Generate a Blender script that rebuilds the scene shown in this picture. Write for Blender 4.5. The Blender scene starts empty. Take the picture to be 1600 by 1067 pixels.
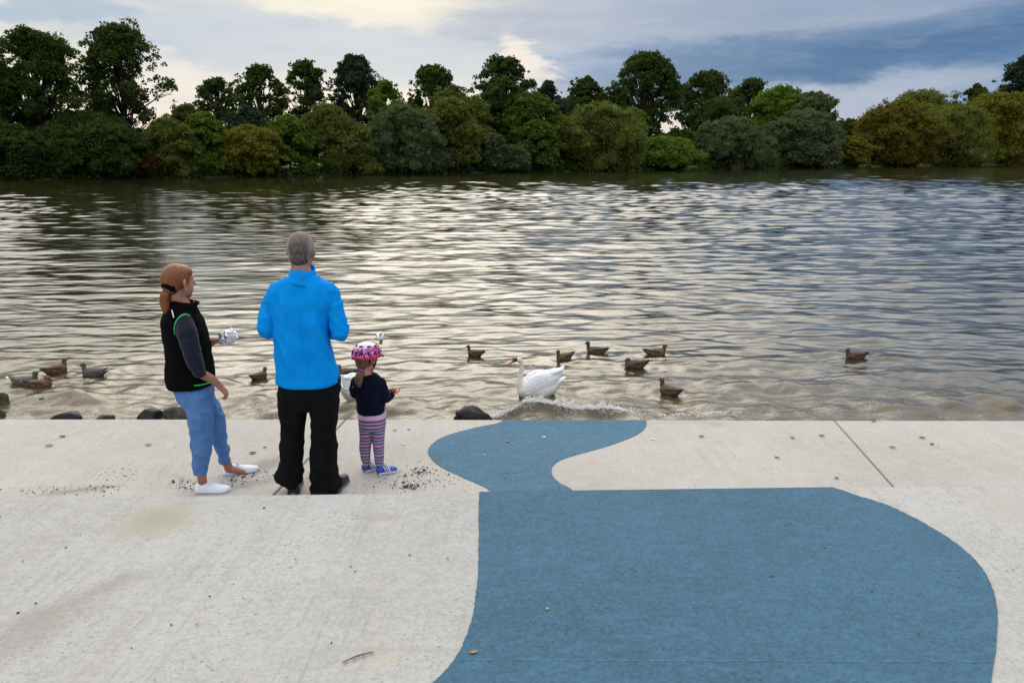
import bpy, bmesh, math, random
import numpy as np
from mathutils import Vector, Matrix, noise as mnoise

random.seed(7); RNG = np.random.default_rng(7)
SC = bpy.context.scene
COL = SC.collection
PI = math.pi
R = math.radians

# ------------------------------------------------------------------ camera
F = 1244.44                         # focal length in pixels of the 1600 px photograph
PITCH = math.atan((533.5 - 244) / F)
CAMZ = 2.33
WATER = -1.15                       # water level; the lower terrace is z = 0
NEAR = 0.45                         # the upper terrace
cam = bpy.data.cameras.new("camera"); camo = bpy.data.objects.new("camera", cam); COL.objects.link(camo)
cam.sensor_width = 36; cam.lens = F / 1600 * 36; cam.clip_end = 4000; cam.clip_start = 0.05
camo.location = (0, 0, CAMZ); camo.rotation_euler = (PI / 2 - PITCH, 0, 0)
SC.camera = camo
SC.view_settings.view_transform = 'Standard'; SC.view_settings.look = 'None'
SC.view_settings.gamma = 1; SC.view_settings.exposure = 0.04
SC.render.resolution_x = 1024; SC.render.resolution_y = 682
SC.cycles.max_bounces = 6; SC.cycles.diffuse_bounces = 3; SC.cycles.glossy_bounces = 3
SC.cycles.transmission_bounces = 4; SC.cycles.transparent_max_bounces = 6

cp, sp = math.cos(PITCH), math.sin(PITCH)
def ray(px, py):
    a = (px - 800) / F; b = (533.5 - py) / F
    return Vector((a, cp + b * sp, -sp + b * cp))
def at_z(px, py, z):
    d = ray(px, py); return Vector((0, 0, CAMZ)) + d * ((z - CAMZ) / d.z)
def at_y(px, py, Y):
    d = ray(px, py); return Vector((0, 0, CAMZ)) + d * (Y / d.y)
def depth(p): return p.y * cp + (CAMZ - p.z) * sp

# ------------------------------------------------------------------ node helpers
class NT:
    def __init__(s, tree): s.t = tree; s.n = tree.nodes; s.l = tree.links
    def node(s, ty, **kw):
        n = s.n.new(ty)
        for k, v in kw.items(): setattr(n, k, v)
        return n
    def put(s, sock, v):
        if isinstance(v, bpy.types.NodeSocket): s.l.new(v, sock)
        elif v is not None:
            if isinstance(v, (tuple, list)) and len(v) == 3 and sock.type == 'RGBA': v = (*v, 1)
            sock.default_value = v
    def m(s, op, a, b=None, c=None, clamp=False):
        n = s.node('ShaderNodeMath', operation=op, use_clamp=clamp)
        s.put(n.inputs[0], a)
        if b is not None: s.put(n.inputs[1], b)
        if c is not None: s.put(n.inputs[2], c)
        return n.outputs[0]
    def mix(s, f, a, b, blend='MIX'):
        n = s.node('ShaderNodeMix', data_type='RGBA', blend_type=blend)
        n.clamp_factor = True
        s.put(n.inputs[0], f); s.put(n.inputs[6], a); s.put(n.inputs[7], b)
        return n.outputs[2]
    def noise(s, vec, scale, detail=4, rough=.55, dist=0.0, out=0):
        n = s.node('ShaderNodeTexNoise')
        s.put(n.inputs['Vector'], vec); s.put(n.inputs['Scale'], scale); s.put(n.inputs['Detail'], detail)
        s.put(n.inputs['Roughness'], rough); s.put(n.inputs['Distortion'], dist)
        return n.outputs[out]
    def mapping(s, vec, scale=(1, 1, 1), rot=(0, 0, 0), loc=(0, 0, 0)):
        n = s.node('ShaderNodeMapping'); s.put(n.inputs['Vector'], vec)
        n.inputs['Scale'].default_value = scale; n.inputs['Rotation'].default_value = rot; n.inputs['Location'].default_value = loc
        return n.outputs[0]
    def ss(s, v, a, b, lo=0., hi=1.):
        n = s.node('ShaderNodeMapRange', interpolation_type='SMOOTHSTEP')
        s.put(n.inputs[0], v); n.inputs[1].default_value = a; n.inputs[2].default_value = b
        n.inputs[3].default_value = lo; n.inputs[4].default_value = hi
        return n.outputs[0]
    def wob(s, v, amt=.02, sc=30):
        a = s.node('ShaderNodeVectorMath', operation='MULTIPLY_ADD'); s.put(a.inputs[0], s.noise(v, sc, 2, .6, out=1)); a.inputs[1].default_value = (amt, amt, 0); s.put(a.inputs[2], v); return a.outputs[0]
    def pos(s): return s.node('ShaderNodeNewGeometry').outputs['Position']
    def obj(s): return s.node('ShaderNodeTexCoord').outputs['Object']
    def xyz(s, v):
        n = s.node('ShaderNodeSeparateXYZ'); s.put(n.inputs[0], v); return n.outputs
    def bump(s, h, strength=.3, dist=.01, normal=None):
        n = s.node('ShaderNodeBump'); s.put(n.inputs['Height'], h); s.put(n.inputs['Strength'], strength)
        s.put(n.inputs['Distance'], dist)
        if normal is not None: s.put(n.inputs['Normal'], normal)
        return n.outputs[0]

def new_mat(name):
    m = bpy.data.materials.new(name); m.use_nodes = True
    k = NT(m.node_tree); b = k.n['Principled BSDF']
    return m, k, b

# ------------------------------------------------------------------ sky
SUN_AZ, SUN_EL = -8, 17            # degrees; azimuth from +Y towards +X
w = bpy.data.worlds.new("World"); SC.world = w; w.use_nodes = True
k = NT(w.node_tree); bg = k.n['Background']
sky = k.node('ShaderNodeTexSky'); sky.sky_type = 'NISHITA'; sky.sun_disc = False
sky.sun_elevation = R(SUN_EL); sky.sun_rotation = R(SUN_AZ)
D = k.node('ShaderNodeTexCoord').outputs['Generated']
o = k.xyz(D)
az = k.m('MULTIPLY', k.m('ARCTAN2', o[0], o[1]), 180 / PI)
el = k.m('MULTIPLY', k.m('ARCSINE', o[2]), 180 / PI)
n1 = k.noise(k.mapping(D, (3.0, 3.0, 13)), 1.5, 8, .64, .4)
n2 = k.noise(k.mapping(D, (3.0, 3.0, 11), loc=(5, 3, 2)), 1.6, 8, .64, .4)
n3 = k.noise(k.mapping(D, (3.0, 3.0, 16), loc=(1, 7, 4)), 4.0, 5, .6, .2)
azw = k.m('ADD', az, k.m('MULTIPLY', k.m('SUBTRACT', n1, .5), 16))
elw = k.m('ADD', el, k.m('MULTIPLY', k.m('SUBTRACT', n2, .5), 5.5))
def lin(r, g, b):
    f = lambda c: ((c / 255 + .055) / 1.055) ** 2.4 if c > 10 else c / 255 / 12.92
    return (f(r), f(g), f(b))
def blob(px, py, sx, sy, rot=0, soft=1.0, a=None, e=None):
    d = ray(px, py).normalized(); a0 = math.degrees(math.atan2(d.x, d.y)); e0 = math.degrees(math.asin(d.z))
    da = k.m('SUBTRACT', a or azw, a0); de = k.m('SUBTRACT', e or elw, e0)
    c, s_ = math.cos(R(rot)), math.sin(R(rot))
    u = k.m('ADD', k.m('MULTIPLY', da, c), k.m('MULTIPLY', de, s_)); v = k.m('SUBTRACT', k.m('MULTIPLY', de, c), k.m('MULTIPLY', da, s_))
    u = k.m('DIVIDE', u, sx / 21.7); v = k.m('DIVIDE', v, sy / 21.7)
    r2 = k.m('ADD', k.m('MULTIPLY', u, u), k.m('MULTIPLY', v, v))
    return k.ss(r2, 0.25, 1.6 + soft, 1, 0)
g1 = k.ss(azw, -12, 12); g2 = k.ss(azw, 4, 20)
low = k.mix(g1, lin(233, 229, 212), lin(196, 206, 220)); low = k.mix(g2, low, lin(112, 145, 186))
low = k.mix(k.m('MULTIPLY', blob(480, 75, 300, 44, -3), .85), low, lin(184, 197, 214))
low = k.mix(k.m('MULTIPLY', blob(580, 15, 210, 24, -4, .3), .9), low, lin(240, 234, 216))
low = k.mix(k.m('MULTIPLY', blob(290, 145, 75, 42, -8, .3), .9), low, lin(232, 226, 220))
low = k.mix(k.m('MULTIPLY', blob(85, 28, 90, 14, 0, .3), .85), low, lin(172, 190, 208))
low = k.mix(k.m('MULTIPLY', blob(800, 50, 90, 18, 0, .3), .6), low, lin(160, 180, 208))
low = k.mix(k.m('MULTIPLY', blob(1020, 110, 130, 34, 0, .6), .7), low, lin(140, 165, 202))
low = k.mix(k.m('MULTIPLY', blob(1280, 8, 430, 40, 2, 1.), .8), low, lin(156, 170, 192))
low = k.mix(k.m('MULTIPLY', blob(1370, 88, 360, 38, 4, .8), .85), low, lin(82, 120, 160))
low = k.mix(k.m('MULTIPLY', blob(1480, 75, 200, 12, 3, .5), .5), low, lin(58, 102, 150))
low = k.mix(k.m('MULTIPLY', blob(1250, 160, 210, 30, 4, .5), .85), low, lin(178, 188, 206))
low = k.mix(k.m('MULTIPLY', blob(850, 90, 45, 30, -20, .2), .9), low, lin(238, 228, 220))
low = k.mix(k.m('MULTIPLY', blob(700, 215, 520, 42, 0, .5), .8), low, lin(238, 224, 212))
low = k.mix(k.m('MULTIPLY', k.ss(n3, .45, .75), .12), low, lin(226, 222, 220))
low = k.mix(k.m('MULTIPLY', k.ss(n3, .5, .3), .12), low, lin(120, 145, 180))
# the higher sky, out of the frame: thin bright cloud to the west, bluer and darker to the north-east
sd = Vector((math.sin(R(SUN_AZ)) * math.cos(R(30)), math.cos(R(SUN_AZ)) * math.cos(R(30)), math.sin(R(30))))
vm = k.node('ShaderNodeVectorMath', operation='DOT_PRODUCT'); k.put(vm.inputs[0], D); vm.inputs[1].default_value = sd
sunny = k.ss(vm.outputs['Value'], .45, 1.0)
n4 = k.noise(k.mapping(D, (2, 2, 3.2), loc=(3, 1, 8)), 1.8, 5, .55, .3)
hi = k.mix(sunny, (1.45, 1.48, 1.52), (2.75, 2.52, 2.15))
east = k.m('MULTIPLY', k.ss(az, 8, 34), k.ss(el, 60, 25))
hi = k.mix(k.m('MULTIPLY', east, .8), hi, (.95, 1.04, 1.18))
hi = k.mix(k.m('MULTIPLY', k.ss(n4, .44, .66), .5), hi, (.62, .72, .92))
skyc = k.mix(k.ss(elw, 11.5, 18), low, hi)
below = k.ss(el, -1.5, -6)
skyc = k.mix(below, skyc, (.12, .12, .10))
# all of it is expressed for background strength 0.1, with the clear Nishita sky behind the cloud
sc10 = k.node('ShaderNodeVectorMath', operation='SCALE'); k.put(sc10.inputs[0], skyc); sc10.inputs[3].default_value = 10.0
fin = k.mix(.96, sky.outputs[0], sc10.outputs[0])
k.put(bg.inputs['Color'], fin); bg.inputs['Strength'].default_value = .1

sun = bpy.data.lights.new("sun", 'SUN'); suno = bpy.data.objects.new("sun", sun); COL.objects.link(suno)
sun.energy = 0.6; sun.angle = R(35); sun.color = (1, .9, .76)
sv = Vector((math.sin(R(SUN_AZ)) * math.cos(R(SUN_EL + 18)), math.cos(R(SUN_AZ)) * math.cos(R(SUN_EL + 18)), math.sin(R(SUN_EL + 18))))
suno.rotation_euler = sv.to_track_quat('Z', 'Y').to_euler()

# ------------------------------------------------------------------ object helpers
def tag(o, label=None, cat=None, group=None, kind=None):
    if label: o['label'] = label
    if cat: o['category'] = cat
    if group: o['group'] = group
    if kind: o['kind'] = kind
    return o
def empty(name, loc, rz=0):
    o = bpy.data.objects.new(name, None); COL.objects.link(o); o.location = loc; o.rotation_euler = (0, 0, rz)
    o.empty_display_size = .1; return o
def link(name, me, mat, parent=None, loc=(0, 0, 0), smooth=True):
    o = bpy.data.objects.new(name, me); COL.objects.link(o); o.location = loc
    if parent: o.parent = parent
    if mat: me.materials.append(mat)
    if smooth: me.shade_smooth()
    return o
def np_mesh(name, V, faces):
    """V (n,3) float, faces (m,k) int with one k"""
    me = bpy.data.meshes.new(name); V = np.asarray(V, dtype=np.float32); Fa = np.asarray(faces, dtype=np.int32)
    me.vertices.add(len(V)); me.vertices.foreach_set('co', V.ravel())
    m, kk = Fa.shape
    me.loops.add(m * kk); me.loops.foreach_set('vertex_index', Fa.ravel())
    me.polygons.add(m); me.polygons.foreach_set('loop_start', np.arange(0, m * kk, kk, dtype=np.int32))
    me.update(calc_edges=True); me.validate(); return me

class Geo:
    """collects closed shapes"""
    def __init__(s): s.v = []; s.f = []
    def rings(s, rings, cap=True):
        b = len(s.v); n = len(rings[0])
        for r in rings: s.v += [tuple(p) for p in r]
        for i in range(len(rings) - 1):
            for j in range(n):
                a = b + i * n + j; c = b + i * n + (j + 1) % n
                s.f.append((a, c, c + n, a + n))
        if cap:
            s.f.append(tuple(b + j for j in reversed(range(n))))
            s.f.append(tuple(b + (len(rings) - 1) * n + j for j in range(n)))
    def tube(s, pts, rad, n=14, flat=None, cap_round=True):
        pts = [Vector(p) for p in pts]; rad = list(rad)
        # smooth resample
        if len(pts) > 2:
            P, Q = [], []
            for i in range(len(pts) - 1):
                p0 = pts[max(i - 1, 0)]; p1 = pts[i]; p2 = pts[i + 1]; p3 = pts[min(i + 2, len(pts) - 1)]
                for t in (0, .25, .5, .75):
                    t2, t3 = t * t, t * t * t
                    P.append(.5 * ((2 * p1) + (p2 - p0) * t + (2 * p0 - 5 * p1 + 4 * p2 - p3) * t2 + (3 * p1 - p0 - 3 * p2 + p3) * t3))
                    Q.append(rad[i] * (1 - t) + rad[i + 1] * t)
            P.append(pts[-1]); Q.append(rad[-1]); pts, rad = P, Q
        if cap_round:
            d0 = (pts[0] - pts[1]).normalized(); d1 = (pts[-1] - pts[-2]).normalized()
            r0, r1 = rad[0], rad[-1]
            pre = [(pts[0] + d0 * r0 * a, r0 * math.sqrt(max(1 - a * a, .01))) for a in (.97, .8, .45)]
            post = [(pts[-1] + d1 * r1 * a, r1 * math.sqrt(max(1 - a * a, .01))) for a in (.45, .8, .97)]
            pts = [a for a, _ in pre] + pts + [a for a, _ in post]; rad = [b for _, b in pre] + rad + [b for _, b in post]
        up = Vector((0, 0, 1)); T = (pts[1] - pts[0]).normalized()
        if abs(T.z) > .9: up = Vector((0, 1, 0))
        U = T.cross(up).normalized(); rings = []
        for i, p in enumerate(pts):
            T = (pts[min(i + 1, len(pts) - 1)] - pts[max(i - 1, 0)]).normalized()
            U = (U - T * U.dot(T)).normalized(); W = T.cross(U)
            a, b = (1, 1) if flat is None else flat
            rings.append([p + (U * math.cos(t) * a + W * math.sin(t) * b) * rad[i] for t in [2 * PI * j / n for j in range(n)]])
        s.rings(rings)
    def ell(s, c, r, rot=None, nu=20, nv=12):
        c = Vector(c); M_ = rot or Matrix.Identity(3); rings = []
        for i in range(nv + 1):
            ph = PI * (i / nv) * .998 + .001
            rings.append([c + M_ @ Vector((r[0] * math.sin(ph) * math.cos(t), r[1] * math.sin(ph) * math.sin(t), r[2] * -math.cos(ph))) for t in [2 * PI * j / nu for j in range(nu)]])
        s.rings(rings)
    def box(s, c, h, rot=None):
        c = Vector(c); M_ = rot or Matrix.Identity(3); b = len(s.v)
        for x in (-1, 1):
            for y in (-1, 1):
                for z in (-1, 1): s.v.append(tuple(c + M_ @ Vector((x * h[0], y * h[1], z * h[2]))))
        s.f += [tuple(b + i for i in f) for f in ((0, 1, 3, 2), (4, 6, 7, 5), (0, 4, 5, 1), (2, 3, 7, 6), (0, 2, 6, 4), (1, 5, 7, 3))]
    def mesh(s, name):
        me = bpy.data.meshes.new(name); me.from_pydata(s.v, [], s.f)
        bm = bmesh.new(); bm.from_mesh(me); bmesh.ops.recalc_face_normals(bm, faces=bm.faces); bm.to_mesh(me); bm.free()
        return me
    def build(s, name, mat, parent=None, loc=(0, 0, 0), smooth=True):
        return link(name, s.mesh(name), mat, parent, loc, smooth)
    def organic(s, name, mat, parent=None, vox=.008, smooth=4, fold=None, loc=(0, 0, 0)):
        """one continuous skin over all the shapes"""
        me = s.mesh(name + '_tmp'); o = bpy.data.objects.new('tmp', me); COL.objects.link(o)
        m = o.modifiers.new('r', 'REMESH'); m.mode = 'VOXEL'; m.voxel_size = vox
        m2 = o.modifiers.new('s', 'SMOOTH'); m2.factor = .5; m2.iterations = smooth
        dg = bpy.context.evaluated_depsgraph_get()
        res = bpy.data.meshes.new_from_object(o.evaluated_get(dg)); res.name = name
        bpy.data.objects.remove(o); bpy.data.meshes.remove(me)
        if fold:
            vs = res.vertices; N = [v.normal.copy() for v in vs]
            for v, nn in zip(vs, N): v.co = v.co + nn * fold(v.co, nn)
        return link(name, res, mat, parent, loc)

def rot_to(fwd, up=Vector((0, 0, 1))):
    """matrix whose columns are right, forward, up"""
    f = Vector(fwd).normalized(); r = f.cross(up).normalized(); u = r.cross(f)
    return Matrix((r, f, u)).transposed()

# ------------------------------------------------------------------ materials
def concrete(name, ang, base, pit, stains=(), streak=.5, paint=None):
    m, k, b = new_mat(name); P = k.pos()
    Q = k.mapping(P, rot=(0, 0, ang))
    big = k.noise(Q, .7, 4, .6); mid = k.noise(Q, 5, 5, .65)
    st = k.noise(k.mapping(Q, (42, 1.1, 1)), 1, 3, .6, .0); st2 = k.noise(k.mapping(Q, (14, .8, 1), loc=(4, 2, 0)), 1, 3, .6)
    patch0 = k.ss(k.noise(P, 1.3, 4, .65), .38, .62, .15, 1.0); fine = k.noise(P, 160, 3, .7); gr = k.noise(P, 48, 4, .7)
    c = k.mix(k.ss(big, .3, .72), tuple(x * .84 for x in base), tuple(x * 1.06 for x in base))
    c = k.mix(k.m('MULTIPLY', k.ss(mid, .35, .7), .35), c, tuple(x * 1.12 for x in base))
    c = k.mix(k.m('MULTIPLY', k.m('MULTIPLY', k.ss(st, .52, .74), k.ss(k.noise(P, 2.2, 3, .6), .35, .65)), streak), c, tuple(x * .70 for x in base))
    c = k.mix(k.m('MULTIPLY', k.ss(st2, .50, .66), streak * .55), c, (base[0] * .86, base[1] * .84, base[2] * .80))
    c = k.mix(k.m('MULTIPLY', k.ss(fine, .5, .66), .35), c, tuple(x * .72 for x in base))
    c = k.mix(k.m('MULTIPLY', k.ss(gr, .49, .62), .46), c, tuple(x * (.72 if paint is None else .55) for x in base))
    flk = k.noise(k.mapping(Q, (30, 55, 1), loc=(2, 9, 0)), 1, 4, .65)
    c = k.mix(k.m('MULTIPLY', k.m('MULTIPLY', k.ss(flk, .60, .68), patch0), .75 if paint else .5), c, tuple(x * .42 for x in base))
    c = k.mix(k.m('MULTIPLY', k.ss(k.noise(k.mapping(P, (9, 17, 1)), 1, 6, .75, .5), .47, .64), .42 if paint else .15), c, tuple(min(1, x * 1.45) for x in base))
    c = k.mix(k.m('MULTIPLY', k.ss(gr, .49, .37), .42), c, tuple(min(1, x * (1.15 if paint is None else 1.45)) for x in base))
    # pores: small dark pits, denser in patches
    vn = k.node('ShaderNodeTexVoronoi'); vn.feature = 'F1'; k.put(vn.inputs['Vector'], k.m('ADD', 0, 0) if False else k.mapping(k.wob(Q), (.85, 1.0, 1))); vn.inputs['Scale'].default_value = 38; vn.inputs['Randomness'].default_value = 1
    rnd = k.xyz(vn.outputs['Color'])
    patch = k.ss(k.noise(P, 1.6, 3, .6), .35, .7, .35, 1.0)
    rad = k.m('MULTIPLY', k.m('MULTIPLY', k.m('POWER', rnd[0], 9), .17 * pit), patch)
    pore = k.m('LESS_THAN', vn.outputs['Distance'], rad)
    vn2 = k.node('ShaderNodeTexVoronoi'); k.put(vn2.inputs['Vector'], k.mapping(k.wob(Q), (.75, 1.1, 1), loc=(3, 5, 1))); vn2.inputs['Scale'].default_value = 95
    rnd2 = k.xyz(vn2.outputs['Color'])
    pore2 = k.m('LESS_THAN', vn2.outputs['Distance'], k.m('MULTIPLY', k.m('MULTIPLY', k.m('POWER', rnd2[1], 4), .36 * pit), patch))
    pr = k.m('MAXIMUM', pore, k.m('MULTIPLY', pore2, .6))
    dk = tuple(x * .34 for x in base)
    c = k.mix(k.m('MULTIPLY', pr, .8), c, dk)
    o = k.xyz(P); wob = k.m('MULTIPLY', k.m('SUBTRACT', k.noise(P, 3.2, 5, .65), .5), 1.7)
    for (px, py, z, sx, sy, rot, col, amt) in stains:
        w_ = at_z(px, py, z); dx = k.m('SUBTRACT', o[0], w_.x); dy = k.m('SUBTRACT', o[1], w_.y)
        cc, s_ = math.cos(R(rot)), math.sin(R(rot))
        u = k.m('DIVIDE', k.m('ADD', k.m('MULTIPLY', dx, cc), k.m('MULTIPLY', dy, s_)), sx)
        v = k.m('DIVIDE', k.m('SUBTRACT', k.m('MULTIPLY', dy, cc), k.m('MULTIPLY', dx, s_)), sy)
        r = k.m('ADD', k.m('SQRT', k.m('ADD', k.m('MULTIPLY', u, u), k.m('MULTIPLY', v, v))), wob)
        c = k.mix(k.m('MULTIPLY', k.ss(r, 1.15, .2), amt), c, col)
    k.put(b.inputs['Base Color'], c); b.inputs['Roughness'].default_value = .88
    h = k.m('ADD', k.m('MULTIPLY', fine, .3), k.m('ADD', k.m('MULTIPLY', gr, .4), k.m('MULTIPLY', pr, -1.2)))
    h = k.m('ADD', h, k.m('MULTIPLY', st, .5))
    k.put(b.inputs['Normal'], k.bump(h, .35, .004)); return m

def fabric(name, col, rough=.8, weave=700, sheen=.0, var=.12, fold=0, spec=.3):
    m, k, b = new_mat(name); P = k.obj()
    n_ = k.noise(P, 9, 4, .6); f_ = k.noise(P, weave, 2, .6)
    c = k.mix(k.ss(n_, .3, .7), tuple(x * (1 - var) for x in col), tuple(min(1, x * (1 + var)) for x in col))
    k.put(b.inputs['Base Color'], c); b.inputs['Roughness'].default_value = rough
    b.inputs['Specular IOR Level'].default_value = spec
    b.inputs['Sheen Weight'].default_value = sheen; b.inputs['Sheen Roughness'].default_value = .4
    h = k.m('MULTIPLY', f_, .12)
    if fold:
        w1 = k.noise(k.mapping(P, (1, 1, .35)), 11, 3, .55, .6); h = k.m('ADD', h, k.m('MULTIPLY', w1, fold))
    k.put(b.inputs['Normal'], k.bump(h, .5, .02)); return m

def plain(name, col, rough=.6, metal=0, spec=.5, nscale=30, var=.1, bumpd=.002, sss=0):
    m, k, b = new_mat(name); P = k.obj(); n_ = k.noise(P, nscale, 4, .6)
    c = k.mix(k.ss(n_, .3, .7), tuple(x * (1 - var) for x in col), tuple(min(1, x * (1 + var)) for x in col))
    k.put(b.inputs['Base Color'], c); b.inputs['Roughness'].default_value = rough; b.inputs['Metallic'].default_value = metal
    b.inputs['Specular IOR Level'].default_value = spec
    if sss: b.inputs['Subsurface Weight'].default_value = sss; b.inputs['Subsurface Scale'].default_value = .01
    k.put(b.inputs['Normal'], k.bump(n_, .4, bumpd)); return m

def hair_mat(name, dark, light, scale=(180, 180, 9)):
    m, k, b = new_mat(name); P = k.obj()
    n_ = k.noise(k.mapping(P, scale), 1, 4, .65, .3); n2_ = k.noise(P, 16, 3, .6)
    c = k.mix(k.ss(n_, .32, .68), dark, light); c = k.mix(k.m('MULTIPLY', k.ss(n2_, .4, .7), .35), c, light)
    k.put(b.inputs['Base Color'], c); b.inputs['Roughness'].default_value = .45; b.inputs['Anisotropic'].default_value = .4
    k.put(b.inputs['Normal'], k.bump(n_, .8, .004)); return m

def foliage(name, c1, c2, c3=None, amt=.0):
    """leaf colours vary from leaf to leaf and from branch to branch"""
    m, k, b = new_mat(name); g = k.node('ShaderNodeNewGeometry')
    rnd = g.outputs['Random Per Island']; P = g.outputs['Position']
    n_ = k.noise(P, .35, 3, .6); n2_ = k.noise(P, 1.1, 2, .5)
    c = k.mix(rnd, c1, c2); c = k.mix(k.m('MULTIPLY', k.ss(n_, .42, .62), .6), c, c2)
    c = k.mix(k.m('MULTIPLY', k.ss(n2_, .5, .34), .5), c, c1)
    if c3: c = k.mix(k.m('MULTIPLY', k.ss(k.noise(P, .28, 2, .5, out=0), .60 - amt * .25, .72 - amt * .2), .9), c, c3)
    k.put(b.inputs['Base Color'], c); b.inputs['Roughness'].default_value = .65
    b.inputs['Specular IOR Level'].default_value = .10
    tr = k.node('ShaderNodeBsdfTranslucent'); k.put(tr.inputs['Color'], k.mix(.5, c, (c2[0] * 1.6, c2[1] * 1.7, c2[2] * .8)))
    ms = k.node('ShaderNodeMixShader'); ms.inputs[0].default_value = .28
    k.l.new(b.outputs[0], ms.inputs[1]); k.l.new(tr.outputs[0], ms.inputs[2])
    k.l.new(ms.outputs[0], k.n['Material Output'].inputs['Surface']); return m

def water_mat():
    m, k, b = new_mat('river_water'); P = k.pos(); o = k.xyz(P)
    silt = k.noise(P, .5, 4, .6)
    near = k.ss(o[1], 17, 9.5)
    c = k.mix(k.m('MULTIPLY', near, k.ss(silt, .2, .7, .55, 1)), (.020, .019, .007), (.080, .060, .031))
    k.put(b.inputs['Base Color'], c); k.put(b.inputs['Roughness'], k.ss(o[1], 20, 160, .025, .07))
    b.inputs['IOR'].default_value = 1.5
    # small ripples, long crests along x
    r1 = k.noise(k.mapping(P, (1.4, 4.2, 1), rot=(0, 0, .12)), 1.0, 4, .55, .6)
    r2 = k.noise(k.mapping(P, (5, 11, 1), rot=(0, 0, -.2)), 1.0, 3, .55, .8)
    r3 = k.noise(k.mapping(P, (18, 30, 1), rot=(0, 0, .3)), 1.0, 2, .5, .4)
    calm = k.ss(k.noise(k.mapping(P, (.05, .10, 1)), 1.0, 3, .55), .35, .65, .35, 1.0)
    h = k.m('MULTIPLY', k.m('ADD', k.m('MULTIPLY', r1, .007), k.m('MULTIPLY', r2, .0020)), calm)
    h = k.m('ADD', h, k.m('MULTIPLY', k.m('MULTIPLY', r3, .0009), k.ss(o[1], 40, 9, .4, 2.2)))
    h = k.m('ADD', h, k.m('MULTIPLY', k.noise(P, 11, 4, .6, .8), k.ss(o[1], 14.5, 10.2, 0, .012)))
    k.put(b.inputs['Normal'], k.bump(h, 1.0, 1.0)); return m

def rock_mat(name, col, wet):
    m, k, b = new_mat(name); P = k.obj(); n_ = k.noise(P, 9, 6, .65); n2_ = k.noise(P, 60, 3, .6)
    c = k.mix(k.ss(n_, .35, .7), tuple(x * .55 for x in col), tuple(x * 1.25 for x in col))
    k.put(b.inputs['Base Color'], c); b.inputs['Roughness'].default_value = wet; b.inputs['Specular IOR Level'].default_value = .22
    k.put(b.inputs['Normal'], k.bump(k.m('ADD', n_, k.m('MULTIPLY', n2_, .3)), .8, .02)); return m

STAIN_LOW = [(420, 725, 0, .30, .12, 60, (.13, .12, .11), .5), (130, 765, 0, .4, .06, 20, (.12, .11, .10), .5),
             (370, 760, 0, .5, .10, 25, (.16, .15, .14), .4), (1170, 750, 0, .1, .10, 0, (.36, .35, .31), .6),
             (1120, 663, 0, .1, .10, 0, (.30, .27, .23), .6), (1060, 660, 0, .5, .06, 0, (.34, .30, .25), .5),
             (110, 680, 0, .6, .06, 50, (.34, .31, .27), .5)]
STAIN_UP = [(240, 812, NEAR, .27, .28, 20, (.33, .30, .20), .75), (240, 812, NEAR, .13, .14, 0, (.30, .285, .27), .6), (110, 940, NEAR, .10, .5, -40, (.22, .205, .18), .35), (45, 985, NEAR, .16, .55, -32, (.22, .195, .165), .42),
            (600, 1030, NEAR, .10, .10, 0, (.42, .36, .22), .4), (640, 1015, NEAR, .5, .03, 0, (.30, .29, .28), .6),
            (590, 808, NEAR, .14, .05, 0, (.30, .27, .25), .5), (1585, 800, NEAR, .22, .35, 10, (.36, .34, .30), .5)]
M = {}
M['concrete_low'] = concrete('concrete_fine', -R(6), (.405, .386, .358), 1.1, STAIN_LOW, .85)
M['concrete_up'] = concrete('concrete_brushed', R(2), (.385, .378, .366), 1.8, STAIN_UP, .9)
M['paint_low'] = concrete('blue_floor_paint_fine', -R(6), (.046, .125, .196), 1.1, (), .5, 1)
M['paint_up'] = concrete('blue_floor_paint_rough', R(2), (.034, .104, .170), 2.0, (), .5, 1)
M['paint_line'] = concrete('turquoise_floor_line', 0, (.040, .124, .198), 2.0, (), .9, 1)
M['water'] = water_mat()
M['skin'] = plain('skin_tanned', (.36, .155, .10), .55, nscale=14, var=.12, sss=.05)
M['skin_pale'] = plain('skin_child', (.46, .22, .15), .55, nscale=14, var=.10, sss=.05)

# ------------------------------------------------------------------ terraces
def jag(a, b, n, amp):
    return [a.lerp(b, i / n) + Vector((random.uniform(-amp, amp), random.uniform(-amp, amp), 0)) for i in range(n)]
FE0, FE1 = at_z(-1400, 653.2, 0), at_z(3000, 658.7, 0)        # far edge of the lower terrace
def edge_y(x): t = (x - FE0.x) / (FE1.x - FE0.x); return FE0.y + t * (FE1.y - FE0.y)
NE0, NE1 = at_z(0, 777.5, NEAR), at_z(1600, 757, NEAR)       # edge of the upper terrace
def near_y(x): t = (x - NE0.x) / (NE1.x - NE0.x); return NE0.y + t * (NE1.y - NE0.y)

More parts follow.
